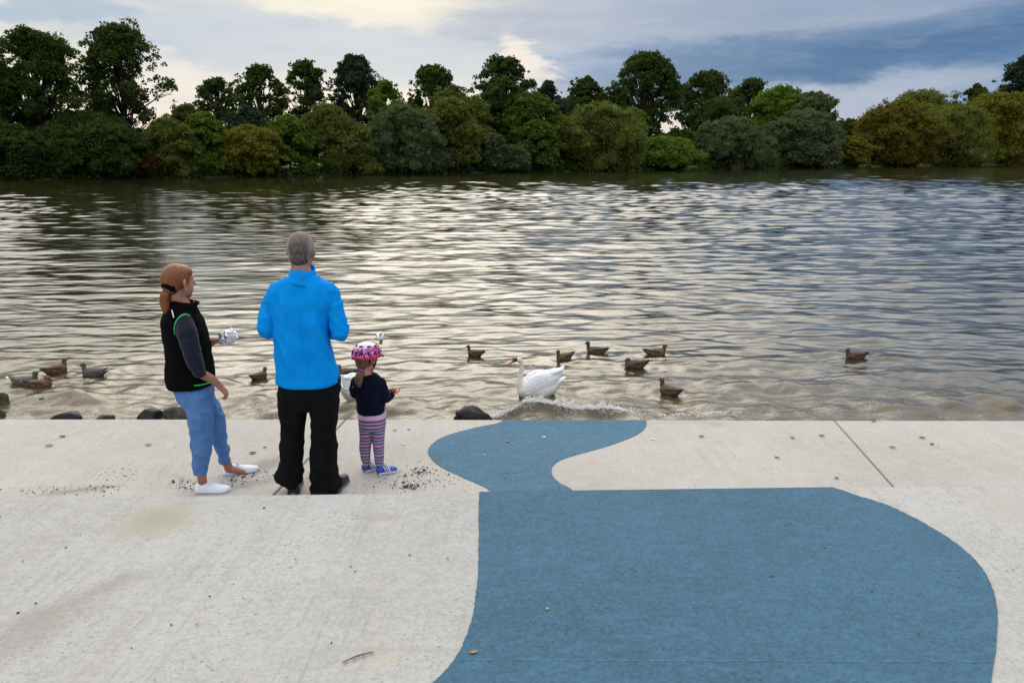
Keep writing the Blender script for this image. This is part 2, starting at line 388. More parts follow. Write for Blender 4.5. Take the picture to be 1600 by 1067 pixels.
def slab(g, far, near, top, bot, bev=.012):
    """far/near: two points each (left, right)"""
    fl, fr = far; nl, nr = near
    c = (fl + fr + nl + nr) / 4
    def ring(z, ins):
        out = []
        for p in (nl, nr, fr, fl):
            d = Vector((c.x - p.x, c.y - p.y, 0)); sx = math.copysign(1, d.x); sy = math.copysign(1, d.y)
            out.append((p.x + sx * ins, p.y + sy * ins, z))
        return out
    g.rings([ring(bot, 0), ring(top - bev, 0), ring(top - bev * .3, bev * .3), ring(top, bev)])
g = Geo()
def ontread(px, py): return at_z(px, py, 0)
j1f, j1n = ontread(540, 655), ontread(540 - .957 * 145, 800)
j2f, j2n = ontread(1304, 656.6), ontread(1304 + .9 * 143, 800)
yb = 3.6
def ext(f, n, y): t = (y - f.y) / (n.y - f.y); return f.lerp(n, t)
for L, Rr in (((FE0.x, FE0.x), (j1f, j1n)), ((j1f, j1n), (j2f, j2n)), ((j2f, j2n), (FE1.x, FE1.x))):
    if isinstance(L[0], float): fl = Vector((L[0], edge_y(L[0]), 0)); nl = Vector((L[1], yb, 0))
    else: fl = L[0] + Vector((.007, 0, 0)); nl = ext(L[0], L[1], yb) + Vector((.007, 0, 0))
    if isinstance(Rr[0], float): fr = Vector((Rr[0], edge_y(Rr[0]), 0)); nr = Vector((Rr[1], yb, 0))
    else: fr = Rr[0] - Vector((.007, 0, 0)); nr = ext(Rr[0], Rr[1], yb) - Vector((.007, 0, 0))
    slab(g, (fl, fr), (nl, nr), 0, -.35)
o = g.build('lower_terrace', M['concrete_low'], smooth=False); tag(o, kind='structure')
g = Geo(); g.box(((FE0.x + FE1.x) / 2, (yb + 6.5) / 2, -.75), ((FE1.x - FE0.x) / 2, 1.45, .38))
o = g.build('terrace_foundation', M['concrete_low'], smooth=False); tag(o, kind='structure')
g = Geo()
slab(g, (Vector((-9, near_y(-9), 0)), Vector((9, near_y(9), 0))), (Vector((-9, -5, 0)), Vector((9, -5, 0))), NEAR, -.4, .014)
o = g.build('upper_terrace', M['concrete_up'], smooth=False); tag(o, kind='structure')

def cat(pts, n=14):
    out = []
    for i in range(len(pts) - 1):
        p0, p1, p2, p3 = [Vector((*pts[min(max(j, 0), len(pts) - 1)], 0)) for j in (i - 1, i, i + 1, i + 2)]
        for q in range(n):
            t = q / n; t2, t3 = t * t, t * t * t
            v = .5 * ((2 * p1) + (p2 - p0) * t + (2 * p0 - 5 * p1 + 4 * p2 - p3) * t2 + (3 * p1 - p0 - 3 * p2 + p3) * t3)
            out.append((v.x, v.y))
    out.append(pts[-1]); return out
def sheet(name, pts, z, mat, amp):
    V = []
    for i, (px, py) in enumerate(pts):
        p = at_z(px, py, z); a = amp * mnoise.noise(Vector((i * .9, z * 7, 3.3))) ; V.append(p + Vector((a, a * .7, 0)))
    bm = bmesh.new(); top = [bm.verts.new(p + Vector((0, 0, .004))) for p in V]; bot = [bm.verts.new(p + Vector((0, 0, .0005))) for p in V]
    bm.faces.new(top); n = len(V)
    for i in range(n): bm.faces.new((top[i], bot[i], bot[(i + 1) % n], top[(i + 1) % n]))
    bmesh.ops.triangulate(bm, faces=[f for f in bm.faces if len(f.verts) > 4])
    bmesh.ops.recalc_face_normals(bm, faces=bm.faces)
    me = bpy.data.meshes.new(name); bm.to_mesh(me); bm.free()
    return tag(link(name, me, mat, smooth=False), kind='structure')
lo = cat([(787, 656.4), (775, 662), (740, 669), (700, 680), (680, 690), (669, 704), (676, 719), (695, 733), (725, 747), (748, 757), (766, 768), (790, 800)])
hi_ = cat([(935, 800), (893, 765), (875, 755), (864, 744), (862, 733), (872, 721), (900, 711), (940, 700), (978, 687), (1002, 675), (1010, 664), (1008, 656.9)])
sheet('painted_marking', lo + hi_, 0, M['paint_low'], .006)
def ny(px): return 777.5 + (757 - 777.5) * px / 1600 + .8
up = cat([(749, ny(749)), (748, 800), (748, 850), (746, 900), (741, 950), (730, 990), (710, 1030), (676, 1067), (600, 1130), (560, 1200)])
up += cat([(1500, 1200), (1540, 1100), (1552, 1040), (1557, 1000), (1558, 955), (1549, 915), (1528, 880), (1497, 852), (1460, 827), (1420, 805), (1380, 787), (1340, 775), (1318, 767), (1300, ny(1300))])
sheet('painted_marking', up, NEAR, M['paint_up'], .006)
# worn turquoise line across the paint
tl = [(712, 1030)] + [(x, 1031 + 3 * (x - 712) / 800) for x in range(740, 1540, 20)]
rl = random.Random(4); x = 712
while x < 1530:
    L_ = rl.uniform(14, 70); y = 1030 + 3 * (x - 712) / 800
    top_ = [(x + L_ * i / 8, y + rl.uniform(-.7, .7)) for i in range(9)]; bot_ = [(x + L_ * i / 8, y + 3 + rl.uniform(-1.2, .8)) for i in range(8, -1, -1)]
    sheet('painted_line', top_ + bot_, NEAR + .0012, M['paint_line'], .002); x += L_ + rl.uniform(2, 24)

# ------------------------------------------------------------------ river
def wave(X, Y):
    d = np.hypot(X, Y); H = np.zeros_like(X); rg = np.random.default_rng(3)
    res = np.clip(d * .0030, .02, 9)                # what the grid can carry here
    for i in range(74):
        lam = .20 * (1.030 ** i)
        if i % 6 == 5: lam = rg.uniform(2.2, 5.5)
        th = PI / 2 + rg.normal(0, .30) + .06; kx, ky = 2 * PI / lam * math.cos(th), 2 * PI / lam * math.sin(th)
        amp = .0105 * lam ** .95 / math.sqrt(74) * 2.75 * (.55 if lam > 2.2 else 1)
        ph = rg.uniform(0, 2 * PI)
        fade = np.clip((lam / res - 2.1) / 1.6, 0, 1)
        env = .75 + .5 * np.sin(X * rg.uniform(.05, .35) + Y * rg.uniform(.05, .3) + rg.uniform(0, 6))
        H += amp * fade * env * (1 + .9 * np.clip((d - 35) / 60, 0, 1)) * np.sin(kx * X + ky * Y + ph + .35 * np.sin(X * .7 + ph))
    sh_ = np.clip((-X / (Y + 1) - .17) / .08, 0, 1) * np.clip((.62 + X / (Y + 1)) / .1, 0, 1) * np.clip((Y - 13) / 8, 0, 1)
    H *= 1 - .5 * sh_                               # waves flattened so the tall trees mirror dark, as if in their lee
    # chop against the terrace foot
    sh = np.clip((14.5 - Y) / 4.0, 0, 1)
    for i in range(46):
        lam = rg.uniform(.16, 1.3); th = rg.uniform(0, PI); kx, ky = 2 * PI / lam * math.cos(th), 2 * PI / lam * math.sin(th)
        H += sh * .0115 * lam ** .8 / math.sqrt(46) * 2.7 * np.sin(kx * X + ky * Y + rg.uniform(0, 6.28) + .8 * np.sin(X * 1.3 + i) + .6 * np.sin(Y * 1.7 + i))
    def ridge(x0, x1, y0, amp, wn, wf, curve=0., ph=0.):
        xc = (x0 + x1) / 2; u = (X - xc) / (x1 - x0) * 2
        yy = Y - (y0 + curve * u * u + .07 * np.sin(X * 4.1 + ph) + .04 * np.sin(X * 9.3 + ph))
        pr = np.where(yy < 0, np.exp(-(yy / wn) ** 2), np.exp(-(yy / wf) ** 2))
        return amp * pr * np.exp(-np.abs(u) ** 4 * 1.6) * (1 + .22 * np.sin(X * 5.3 + ph))
    H = H + ridge(-.42, 1.62, 10.50, .105, .12, .34, -.10)          # the breaking wavelet by the swan
    H = H + ridge(4.6, 7.4, 10.75, .075, .22, .5, .25, 1.) + ridge(6.3, 9.5, 10.95, .07, .22, .5, .25, 2.) + ridge(2.4, 4.6, 10.5, .04, .2, .4, 0, 3.)
    H = H + ridge(-2.6, -1.1, 10.75, .07, .25, .45, .1, 2.2) + ridge(-5.4, -4.2, 11.9, .09, .22, .4, .1, .5) + ridge(-7.2, -5.5, 11.2, .10, .25, .4, .1, 4.)
    H = H + ridge(-3.9, -2.9, 11.0, .10, .2, .35, .1, 5.)
    for bx, by, am in BIRDS:                        # rings spreading from the birds
        rr = np.hypot(X - bx, Y - by); H = H + am * np.cos(rr * 24) * np.exp(-rr / .38) * (rr < 3)
    return H
BIRDS = [(*at_z(px, py, WATER).xy, am) for px, py, am in ((743, 553, .006), (882, 561, .008), (932, 551, .007), (993, 573, .009), (1024, 556, .008), (1047, 614, .010), (1337, 560, .008), (840, 617, .008), (405, 591, .008), (545, 586, .008), (45, 602, .010), (87, 582, .008), (148, 586, .009), (594, 530, .004))]
rows = [6.9]
while rows[-1] < 460:
    d = rows[-1]; rows.append(d + (.022 if d < 10 else .024 + (d - 10) * .0028 if d < 70 else .192 + (d - 70) * .008))
rows = np.array(rows); ncol = 1200
ang = np.tan(np.linspace(-R(52), R(52), ncol) * 0 + 0) if False else np.linspace(-1.25, 1.25, ncol)
YY, AA = np.meshgrid(rows, ang, indexing='ij'); XX = AA * (YY + 3)
HH = wave(XX, YY) + WATER
V = np.stack([XX, YY, HH], -1).reshape(-1, 3)
nr_, nc_ = XX.shape; idx = np.arange(nr_ * nc_).reshape(nr_, nc_)
Fq = np.stack([idx[:-1, :-1], idx[:-1, 1:], idx[1:, 1:], idx[1:, :-1]], -1).reshape(-1, 4)
tag(link('river', np_mesh('river', V, Fq), M['water']), kind='structure')
mb, kb, bb = new_mat('river_mud'); kb.put(bb.inputs['Base Color'], kb.mix(kb.noise(kb.pos(), 2), (.05, .04, .025), (.10, .08, .05)))
g = Geo(); g.box((0, 300, -4.2), (1300, 330, .2)); tag(g.build('river_bed', mb, smooth=False), kind='structure')

# ------------------------------------------------------------------ far bank
def wl(px): return 283 + (258 - 283) * px / 1600           # the far waterline in the photograph
B0, B1 = at_z(0, wl(0), WATER), at_z(1600, wl(1600), WATER)
bdir = (B1 - B0).normalized(); bnor = Vector((-bdir.y, bdir.x, 0))
mg, kg, bgm = new_mat('bank_grass')
kg.put(bgm.inputs['Base Color'], kg.mix(kg.noise(kg.pos(), 1.5, 5), (.018, .026, .008), (.05, .075, .018))); bgm.inputs['Roughness'].default_value = 1
prof = [(-3, -2.2), (0, -.25), (1.2, .35), (4, .9), (12, 1.3), (60, 1.6), (500, 2.5), (1500, 3)]
V = []; F_ = []; NS = 260
for i in range(NS):
    s_ = -500 + i * 6.0
    for (dn, dz) in prof:
        p = B0 + bdir * s_ + bnor * (dn + (1.3 * mnoise.noise(Vector((s_ * .08, dn, 1))) if dn < 10 else 0)); V.append((p.x, p.y, WATER + dz + (.25 * mnoise.noise(Vector((s_ * .2, dn * .3, 0)))) * (dn > 0)))
n = len(prof)
for i in range(NS - 1):
    for j in range(n - 1): F_.append((i * n + j, (i + 1) * n + j, (i + 1) * n + j + 1, i * n + j + 1))
tag(link('far_bank', np_mesh('far_bank', V, F_), mg), kind='structure')
def on_bank(px, back):
    """point on the far bank, seen at column px, `back` metres behind the waterline"""
    d = ray(px, 244); d.z = 0
    # B0 + bdir*s + bnor*back = d*t
    A = Matrix(((d.x, -bdir.x), (d.y, -bdir.y))); q = B0 + bnor * back
    t, s_ = A.inverted() @ Vector((q.x, q.y))
    return Vector((d.x * t, d.y * t, WATER + (.4 if back < 3 else 1.2)))

FOL = {
 'darkgreen': foliage('leaves_mid_green', (0.0220, 0.0415, 0.0085), (0.0634, 0.1000, 0.0183)),
 'dark': foliage('leaves_dark_green', (0.0183, 0.0342, 0.0073), (0.0586, 0.0903, 0.0159)),
 'teal': foliage('leaves_blue_green', (0.0159, 0.0293, 0.0171), (0.0403, 0.0659, 0.0342)),
 'green': foliage('leaves_fresh_green', (0.0439, 0.0854, 0.0098), (0.1281, 0.1952, 0.0220)),
 'olive': foliage('leaves_olive', (0.0512, 0.0659, 0.0122), (0.1342, 0.1586, 0.0293)),
 'grey': foliage('leaves_grey_green', (0.0415, 0.0610, 0.0244), (0.1074, 0.1366, 0.0586)),
 'yellow': foliage('leaves_yellowing', (0.0634, 0.0683, 0.0098), (0.1708, 0.1647, 0.0195), (0.1952, 0.1220, 0.0122), .2),
 'orange': foliage('leaves_autumn_orange', (0.058, 0.050, 0.0073), (0.160, 0.130, 0.0140), (0.0756, 0.0854, 0.0146), .5),
 'red': foliage('leaves_rusty_red', (0.0366, 0.0183, 0.0085), (0.0793, 0.0366, 0.0146)),
 'mixgold': foliage('leaves_green_with_gold', (0.0342, 0.0634, 0.0098), (0.0976, 0.1525, 0.0183), (0.2196, 0.1830, 0.0146), -.2),
}
M['bark'] = plain('bark_dark', (.030, .024, .017), .95, nscale=3, var=.3)

def leaves(name, C, n_per, rc, size, mat, parent, droop=0., rg=None, stretch=(1, 1, .8), core=0., face=0.):
    """leaf-sized faces gathered round clump centres; `face` turns them outward like the skin of a bough"""
    n_per = np.broadcast_to(np.asarray(n_per), (len(C),))
    cen = np.repeat(C, n_per, axis=0); rcv = np.repeat(rc, n_per)[:, None]
    d = rg.normal(0, 1, cen.shape); d /= np.linalg.norm(d, axis=1)[:, None] + 1e-9
    if face: d[:, 2] = np.where(d[:, 2] < -.3, -d[:, 2] * rg.uniform(.2, 1, len(d)), d[:, 2]); d /= np.linalg.norm(d, axis=1)[:, None] + 1e-9
    rad = (rg.uniform(0, 1, (len(cen), 1)) ** .45) if not face else 1 - np.abs(rg.normal(0, .17, (len(cen), 1))) + (rg.uniform(0, 1, (len(cen), 1)) ** 4) * .30
    P = cen + d * rad * rcv * np.array(stretch)
    if droop: P[:, 2] -= np.abs(rg.normal(0, droop * .5, len(P))) * rcv[:, 0]
    n_ = rg.normal(0, 1, P.shape); n_ /= np.linalg.norm(n_, axis=1)[:, None]
    n_ = n_ * (1 - face) + d * face * 1.3; n_ /= np.linalg.norm(n_, axis=1)[:, None] + 1e-9
    a = rg.normal(0, 1, P.shape)
    if droop: a[:, 2] -= 1.6 * droop
    a -= n_ * np.sum(a * n_, axis=1)[:, None]; a /= np.linalg.norm(a, axis=1)[:, None] + 1e-9
    b = np.cross(a, n_)
    s = size * rg.uniform(.5, 1.25, (len(P), 1)); asp = .42 if not droop else .24
    Vv = np.stack([P - a * s * .6, P + b * s * asp, P + a * s * .6, P - b * s * asp], 1).reshape(-1, 3)
    Fv = np.arange(len(P) * 4).reshape(-1, 4)
    if core:                                      # rough many-sided lumps added inside each clump to block light between leaves
        lat = [(-1.2, 5), (-.55, 8), (0, 8), (.6, 8), (1.2, 5)]; base = []
        nu = 8
        th = np.linspace(0, 2 * PI, nu, endpoint=False)
        ring = np.array([[(math.cos(l) * math.cos(t), math.cos(l) * math.sin(t), math.sin(l)) for t in th] for l, _ in lat]).reshape(-1, 3)
        fc = [(i * nu + j, i * nu + (j + 1) % nu, (i + 1) * nu + (j + 1) % nu, (i + 1) * nu + j) for i in range(len(lat) - 1) for j in range(nu)]
        m0 = len(lat) * nu - nu; fc += [(m0, m0 + 1, m0 + 2, m0 + 3), (m0 + 3, m0 + 4, m0 + 5, m0), (m0 + 5, m0 + 6, m0 + 7, m0)]
        CV = C[:, None, :] + ring[None] * (rc[:, None, None] * core) * rg.uniform(.72, 1.12, (len(C), len(ring), 1)) * np.array(stretch)
        if droop: CV[:, :, 2] -= rc[:, None] * .25
        FC = np.array(fc)[None] + (len(Vv) + np.arange(len(C)) * len(ring))[:, None, None]
        Vv = np.concatenate([Vv, CV.reshape(-1, 3)]); Fv = np.concatenate([Fv, FC.reshape(-1, 4)])
    o = link(name, np_mesh(name, Vv, Fv), mat, parent, smooth=False); return o

NTREE = [0]
def tree(px, top, width, back, mat, style, label, group=None, cat_='tree', base=None, lean=0., name='tree', bot=None, dens=1.0, lobes=None):
    """px: column; top: pixel row of the crown's top; width in pixels; back: metres behind the waterline;
       base: metres above the ground where the crown starts"""
    NTREE[0] += 1; rg = np.random.default_rng(100 + NTREE[0])
    q = on_bank(px, back); zt = at_y(px, top, q.y).z; Hh = (zt - q.z) * .955
    W = width * q.y / F / cp * (1.22 if style == 'open' and width < 100 else 1.07 if style == 'open' else 1.16); root = empty(name, q); tag(root, label, cat_, group)
    b0 = Hh * {'open': .17, 'dense': .02, 'willow': .0, 'column': .05}[style] if base is None else base
    crown_h = Hh - b0; pxm = q.y / F * 1.56           # metres per rendered pixel
    off = rg.uniform(0, 50, 3)
    def env(t, az_):
        if style == 'open': e = (math.sin(PI * min(max(t * .86 + .12, 0), 1)) ** .6) * (.92 + .12 * t)
        elif style == 'column': e = min(1, (t * 5 + .35)) * math.sqrt(max(1 - max(0, (t - .45) / .55) ** 2.2, 0))
        elif style == 'willow': e = math.sqrt(max(1 - max(0, t - .22) ** 2 / .61, 0)) * (.93 if t < .2 else 1)
        else: e = math.sqrt(max(1 - max(0, t - .3) ** 2 / .49, 0)) * (.86 + .2 * t)
        amp_ = .34 if style == 'open' else .40
        return e * (1 + amp_ * mnoise.noise(Vector((math.cos(az_) * 1.6 + off[0], math.sin(az_) * 1.6 + off[1], t * 4.0 + off[2]))))
    op = style == 'open'
    nb = {'open': 44, 'dense': 26, 'willow': 24, 'column': 20}[style]; nb = int(nb * (dens if op else dens ** .5))
    def ztop(r): return b0 + crown_h * (1 - .42 * min(1.2, r / (W / 2)) ** 2)
    B = []
    for i in range(nb):                           # rounded boughs that carry the leaves
        t = ((i + rg.uniform(.1, .9)) / nb) ** .8; az_ = i * 2.4 + rg.normal(0, .5)
        rb = W * (rg.uniform(.060, .115) if op else rg.uniform(.13, .22) * (1 - .35 * t))
        e = env(t, az_); r = max(0, e * W / 2 - rb) * (rg.uniform(.35, 1.0) if op else rg.uniform(.72, 1.0))
        z = b0 + crown_h * t; z = min(max(z, rb * .55), ztop(r) - rb * rg.uniform(.8, 1.6))
        B.append((np.array([math.cos(az_) * r + lean * t * W, math.sin(az_) * r * .8, z]), rb))
    B.append((np.array([lean * W + rg.normal(0, .05) * W, 0, Hh - W * .07]), W * .07))
    if lobes:
        for lx, lz, lr in lobes:
            for _ in range(4): B.append((np.array([lx * W / 2, 0, Hh * lz]) + rg.normal(0, 1, 3) * lr * W * .16, W * rg.uniform(.08, .12)))
    C, RC, NP = [], [], []
    px_leaf = {'open': 2.0, 'dense': 2.0, 'willow': 2.2, 'column': 2.0}[style]
    size = max(.24, pxm * px_leaf)
    for c, rb in B:
        C.append(c); RC.append(rb); NP.append(int((2.6 if op else 4.6) * (rb / size) ** 2 * 4))
        for _ in range(13 if op else 17):          # smaller sprays standing proud of the bough
            d = rg.normal(0, 1, 3); d[2] = abs(d[2]) * .9 - .25; d /= np.linalg.norm(d); rs = rb * rg.uniform(.16, .50)
            p = c + d * rb * rg.uniform(.75, 1.12); p[2] = min(p[2], ztop(abs(p[0] - lean * W * .7)) - rs * rg.uniform(.1, .9)); p[2] = max(p[2], .3)
            C.append(p); RC.append(rs); NP.append(int(3.0 * (rs / size) ** 2 * 4) + 6)
    if not op:                                    # the body of the crown behind the boughs
        for _ in range(10):
            t = rg.uniform(.05, .75); az_ = rg.uniform(0, 2 * PI); r = env(t, az_) * W / 2 * .45
            C.append(np.array([math.cos(az_) * r + lean * t * W, math.sin(az_) * r * .8, b0 + crown_h * t])); RC.append(W * .17 * (1 - .4 * t)); NP.append(260)
    for _ in range(130 if op else 60):             # loose twigs anywhere in the crown
        t = rg.uniform(.03, 1) ** .8; az_ = rg.uniform(0, 2 * PI); r = env(t, az_) * (rg.uniform(.3, 1) ** .5) * W / 2 * 1.03; rs = W * rg.uniform(.022, .05)
        C.append(np.array([math.cos(az_) * r + lean * t * W, math.sin(az_) * r * .8, min(b0 + crown_h * t, Hh - rs * .5)])); RC.append(rs); NP.append(int(2.2 * (rs / size) ** 2 * 4) + 5)
    C = np.array(C); RC = np.array(RC)
    leaves('crown', C, np.array(NP), RC, size, mat, root, droop=.8 if style == 'willow' else 0, rg=rg, core=.22 if op else .55, face=.22 if op else .34, stretch=(.92, .92, 1.12) if op else (1, 1, .95))
    # trunk and limbs
    g = Geo(); r0 = max(.16, Hh * .018 * (1.25 if style == 'open' else .9))
    tt = .80 if style != 'willow' else .5
    bend = rg.normal(0, .25, 2)
    spine = [Vector((0, 0, -.6)), Vector((bend[0] * .5, bend[1] * .5, Hh * .2)), Vector((lean * W * .25 + bend[0], bend[1], Hh * .45)), Vector((lean * W * .7, bend[1] * .4, Hh * tt))]
    g.tube(spine, [r0 * 1.25, r0, r0 * .72, r0 * .18], 8, cap_round=False)
    for c, rb in B:
        c = Vector(c); hz = max(Hh * .14, c.z * rg.uniform(.42, .72)); f_ = hz / (Hh * tt)
        s0 = Vector((lean * W * .5 * f_, 0, hz)); mid = s0.lerp(c, .5) + Vector((0, 0, -.04 * Hh if style == 'open' else .04 * Hh)) * .5
        g.tube([s0, mid, c], [r0 * .42 * (1.1 - f_ * .5), r0 * .24, r0 * .07], 6, cap_round=False)
        for _ in range(3 if style == 'open' else 1):
            e_ = c + Vector(rg.normal(0, 1, 3).clip(-1, 1)) * rb * .55
            g.tube([mid.lerp(c, rg.uniform(.2, .9)), e_], [r0 * .13, r0 * .05], 5, cap_round=False)
    g.build('trunk', M['bark'], root)
    return root

GB = 'tall trees behind the far bank'; GM = 'middle trees on the far bank'; GF = 'bushy trees along the far waterline'
T = tree
# tall row
T(70, 36, 150, 13, FOL['dark'], 'open', 'tall open dark tree at the far left, left one of the tallest pair', GB, lobes=[(-.75, .62, .3), (.3, .86, .3)], dens=1.15)
T(200, 31, 138, 14, FOL['dark'], 'open', 'tallest broad tree with sky showing through its middle, right of the tall pair', GB, dens=1.2, lobes=[(0, .9, .45)])
T(347, 116, 72, 22, FOL['dark'], 'open', 'small open dark tree standing right of the sky gap beside the tallest pair', GB)
T(413, 95, 78, 24, FOL['dark'], 'open', 'dark tree rising behind the blue green willow', GB)
T(484, 87, 74, 26, FOL['dark'], 'open', 'dark tree with a pinkish sky gap on its right side', GB)
T(560, 80, 88, 26, FOL['teal'], 'open', 'dark dense tall tree left of the bright green column tree', GB, dens=1.4)
T(679, 95, 82, 28, FOL['dark'], 'open', 'dark flat topped tree standing between the green column tree and the sky gap', GB, dens=1.2)
T(786, 81, 94, 30, FOL['dark'], 'open', 'tall dark tree behind the rounded dark green tree at mid bank', GB, dens=1.2)
T(856, 121, 44, 34, FOL['teal'], 'open', 'small thin topped tree just right of the bank centre', GB)
T(912, 114, 70, 34, FOL['dark'], 'dense', 'dark tree behind the large round olive willow', GB)
T(996, 76, 112, 26, FOL['darkgreen'], 'open', 'tall tree with an arm of foliage leaning right over the bright horizon gap', GB, lean=.10, dens=1.6, lobes=[(.75, .62, .22), (0, .9, .25), (-.5, .55, .35)])
T(1098, 106, 94, 32, FOL['dark'], 'open', 'dark tree with broken top right of the bright horizon gap', GB, dens=1.3)
T(1166, 118, 74, 38, FOL['dark'], 'open', 'dark tree with thin spiky tops behind the fresh green round tree', GB)
T(1512, 126, 50, 50, FOL['dark'], 'dense', 'small weeping dark tree behind the yellowing willows', GB)
T(1592, 78, 112, 40, FOL['teal'], 'dense', 'tall dark tree cut by the right edge of view', GB)
T(18, 98, 80, 20, FOL['dark'], 'open', 'dark tree at the far left edge behind the tall pair', GB, base=2)
# middle row
T(390, 161, 84, 11, FOL['teal'], 'willow', 'blue green rounded willow below the dark tall trees', GM)
T(605, 119, 68, 15, FOL['green'], 'column', 'bright green column shaped tree between two dark tall trees', GM)
T(712, 128, 90, 12, FOL['olive'], 'dense', 'olive tree with a loose top left of the centre gap', GM)
T(788, 118, 76, 15, FOL['dark'], 'column', 'rounded dark green column tree at mid bank', GM)
T(832, 138, 84, 8, FOL['mixgold'], 'dense', 'fresh green tree with a few yellow branches at mid bank', GM)
T(880, 150, 70, 18, FOL['teal'], 'dense', 'dark blue green tree behind the large round olive willow left side', GM)
T(985, 165, 60, 14, FOL['green'], 'dense', 'green tree peeping out right of the large round olive willow', GM)
T(1216, 131, 100, 20, FOL['green'], 'dense', 'fresh green round tree with a slightly pointed top', GM)
T(1268, 140, 78, 8, FOL['grey'], 'dense', 'tall grey green tree at the left side of the pale sky patch', GM)
T(1325, 184, 48, 20, FOL['dark'], 'dense', 'low dark tree under the pale sky patch', GM)
T(1432, 135, 140, 28, FOL['olive'], 'willow', 'olive domed willow rising behind the orange willow', GM)
T(300, 158, 70, 12, FOL['olive'], 'dense', 'olive tree below the sky gap right of the tall pair', GM)
T(140, 170, 130, 8, FOL['dark'], 'dense', 'dark tree filling under the tall pair', GM)
T(1060, 200, 70, 14, FOL['dark'], 'dense', 'low dark green tree under the broken topped tree', GM)
T(1120, 150, 90, 16, FOL['dark'], 'dense', 'dark green tree above the grey willow', GM)
# waterline row
T(20, 190, 90, 2.5, FOL['dark'], 'dense', 'dark bush cut by the left edge of view on the waterline', GF, cat_='bush', name='bush')
T(85, 192, 85, 2.5, FOL['dark'], 'dense', 'dark green bush below the left tall tree on the waterline', GF, cat_='bush', name='bush')
T(165, 186, 110, 2, FOL['dark'], 'dense', 'wide dark green bush below the tall pair of trees', GF, cat_='bush', name='bush')
T(222, 236, 50, 1, FOL['red'], 'dense', 'low rusty red bush at the water between dark and olive bushes', GF, cat_='bush', name='bush')
T(266, 180, 84, 2.5, FOL['olive'], 'willow', 'olive willow bush right of the rusty red bush', GF, cat_='bush', name='willow_bush')
T(320, 172, 66, 4, FOL['green'], 'dense', 'green bush right of the olive willow bush beside the rusty bush', GF, cat_='bush', name='bush')
T(388, 193, 104, 2, FOL['yellow'], 'dense', 'yellowish olive bush below the blue green willow', GF, cat_='bush', name='bush')
T(452, 176, 66, 4, FOL['green'], 'dense', 'bright green bush right of the yellowish one', GF, cat_='bush', name='bush')
T(510, 157, 90, 5, FOL['olive'], 'willow', 'olive green willow bush in front of the dense dark tall tree', GF, cat_='bush', name='willow_bush')
T(545, 182, 84, 1.5, FOL['olive'], 'willow', 'lower olive willow bush left of the dark grey willow', GF, cat_='bush', name='willow_bush')
T(630, 158, 118, 2, FOL['grey'], 'willow', 'broad dark grey green willow at the water left of centre', GF, cat_='bush', name='willow_bush')
T(702, 150, 100, 3, FOL['olive'], 'dense', 'big olive bush right of the dark grey green willow', GF, cat_='bush', name='bush')
T(768, 206, 52, 2, FOL['grey'], 'dense', 'small grey bush right of the bright grass patch', GF, cat_='bush', name='bush')
T(800, 226, 60, 1, FOL['grey'], 'dense', 'low grey bush at the water right of the small grey bush', GF, cat_='bush', name='bush')
T(840, 185, 70, 2, FOL['mixgold'], 'dense', 'gold flecked green bush left of the large round olive willow', GF, cat_='bush', name='bush')
T(932, 153, 140, 2, FOL['olive'], 'willow', 'large round olive willow at the water right of centre', GF, cat_='bush', name='willow_bush')
T(1038, 212, 96, 2, FOL['green'], 'dense', 'low green hedge like bush right of the large round olive willow', GF, cat_='bush', name='bush')
T(1142, 179, 122, 2, FOL['grey'], 'willow', 'grey green rounded willow below the broken topped dark tree', GF, cat_='bush', name='willow_bush')
T(1250, 170, 112, 2, FOL['grey'], 'dense', 'broad grey green bush left of the low dark gap', GF, cat_='bush', name='bush')
T(1330, 212, 56, 2, FOL['yellow'], 'dense', 'small yellow green bush left of the orange willow', GF, cat_='bush', name='bush')
T(1395, 150, 120, 3, FOL['orange'], 'willow', 'orange yellow autumn willow on the waterline', GF, cat_='willow', name='willow_tree')
T(1552, 140, 140, 8, FOL['yellow'], 'willow', 'yellow green domed willow near the right edge of view', GF, cat_='willow', name='willow_tree')
T(1482, 160, 130, 2, FOL['olive'], 'willow', 'olive willow standing between the orange and yellow green willows', GF, cat_='willow', name='willow_tree')
T(1610, 215, 60, 3, FOL['dark'], 'dense', 'dark low bush at the right edge on the waterline', GF, cat_='bush', name='bush')
for px in (-60, -150, -260, -380, -500, -640, -800, -980): T(px, 60 + min(abs(px), 300) * .2, 150, 12, FOL['dark'], 'dense', 'dark tree beyond the left edge of view', 'trees beyond the left edge of view')
for px in (1700, 1800, 1930, 2060): T(px, 110, 150, 12, FOL['olive'], 'dense', 'olive tree beyond the right edge of view', 'trees beyond the right edge of view')

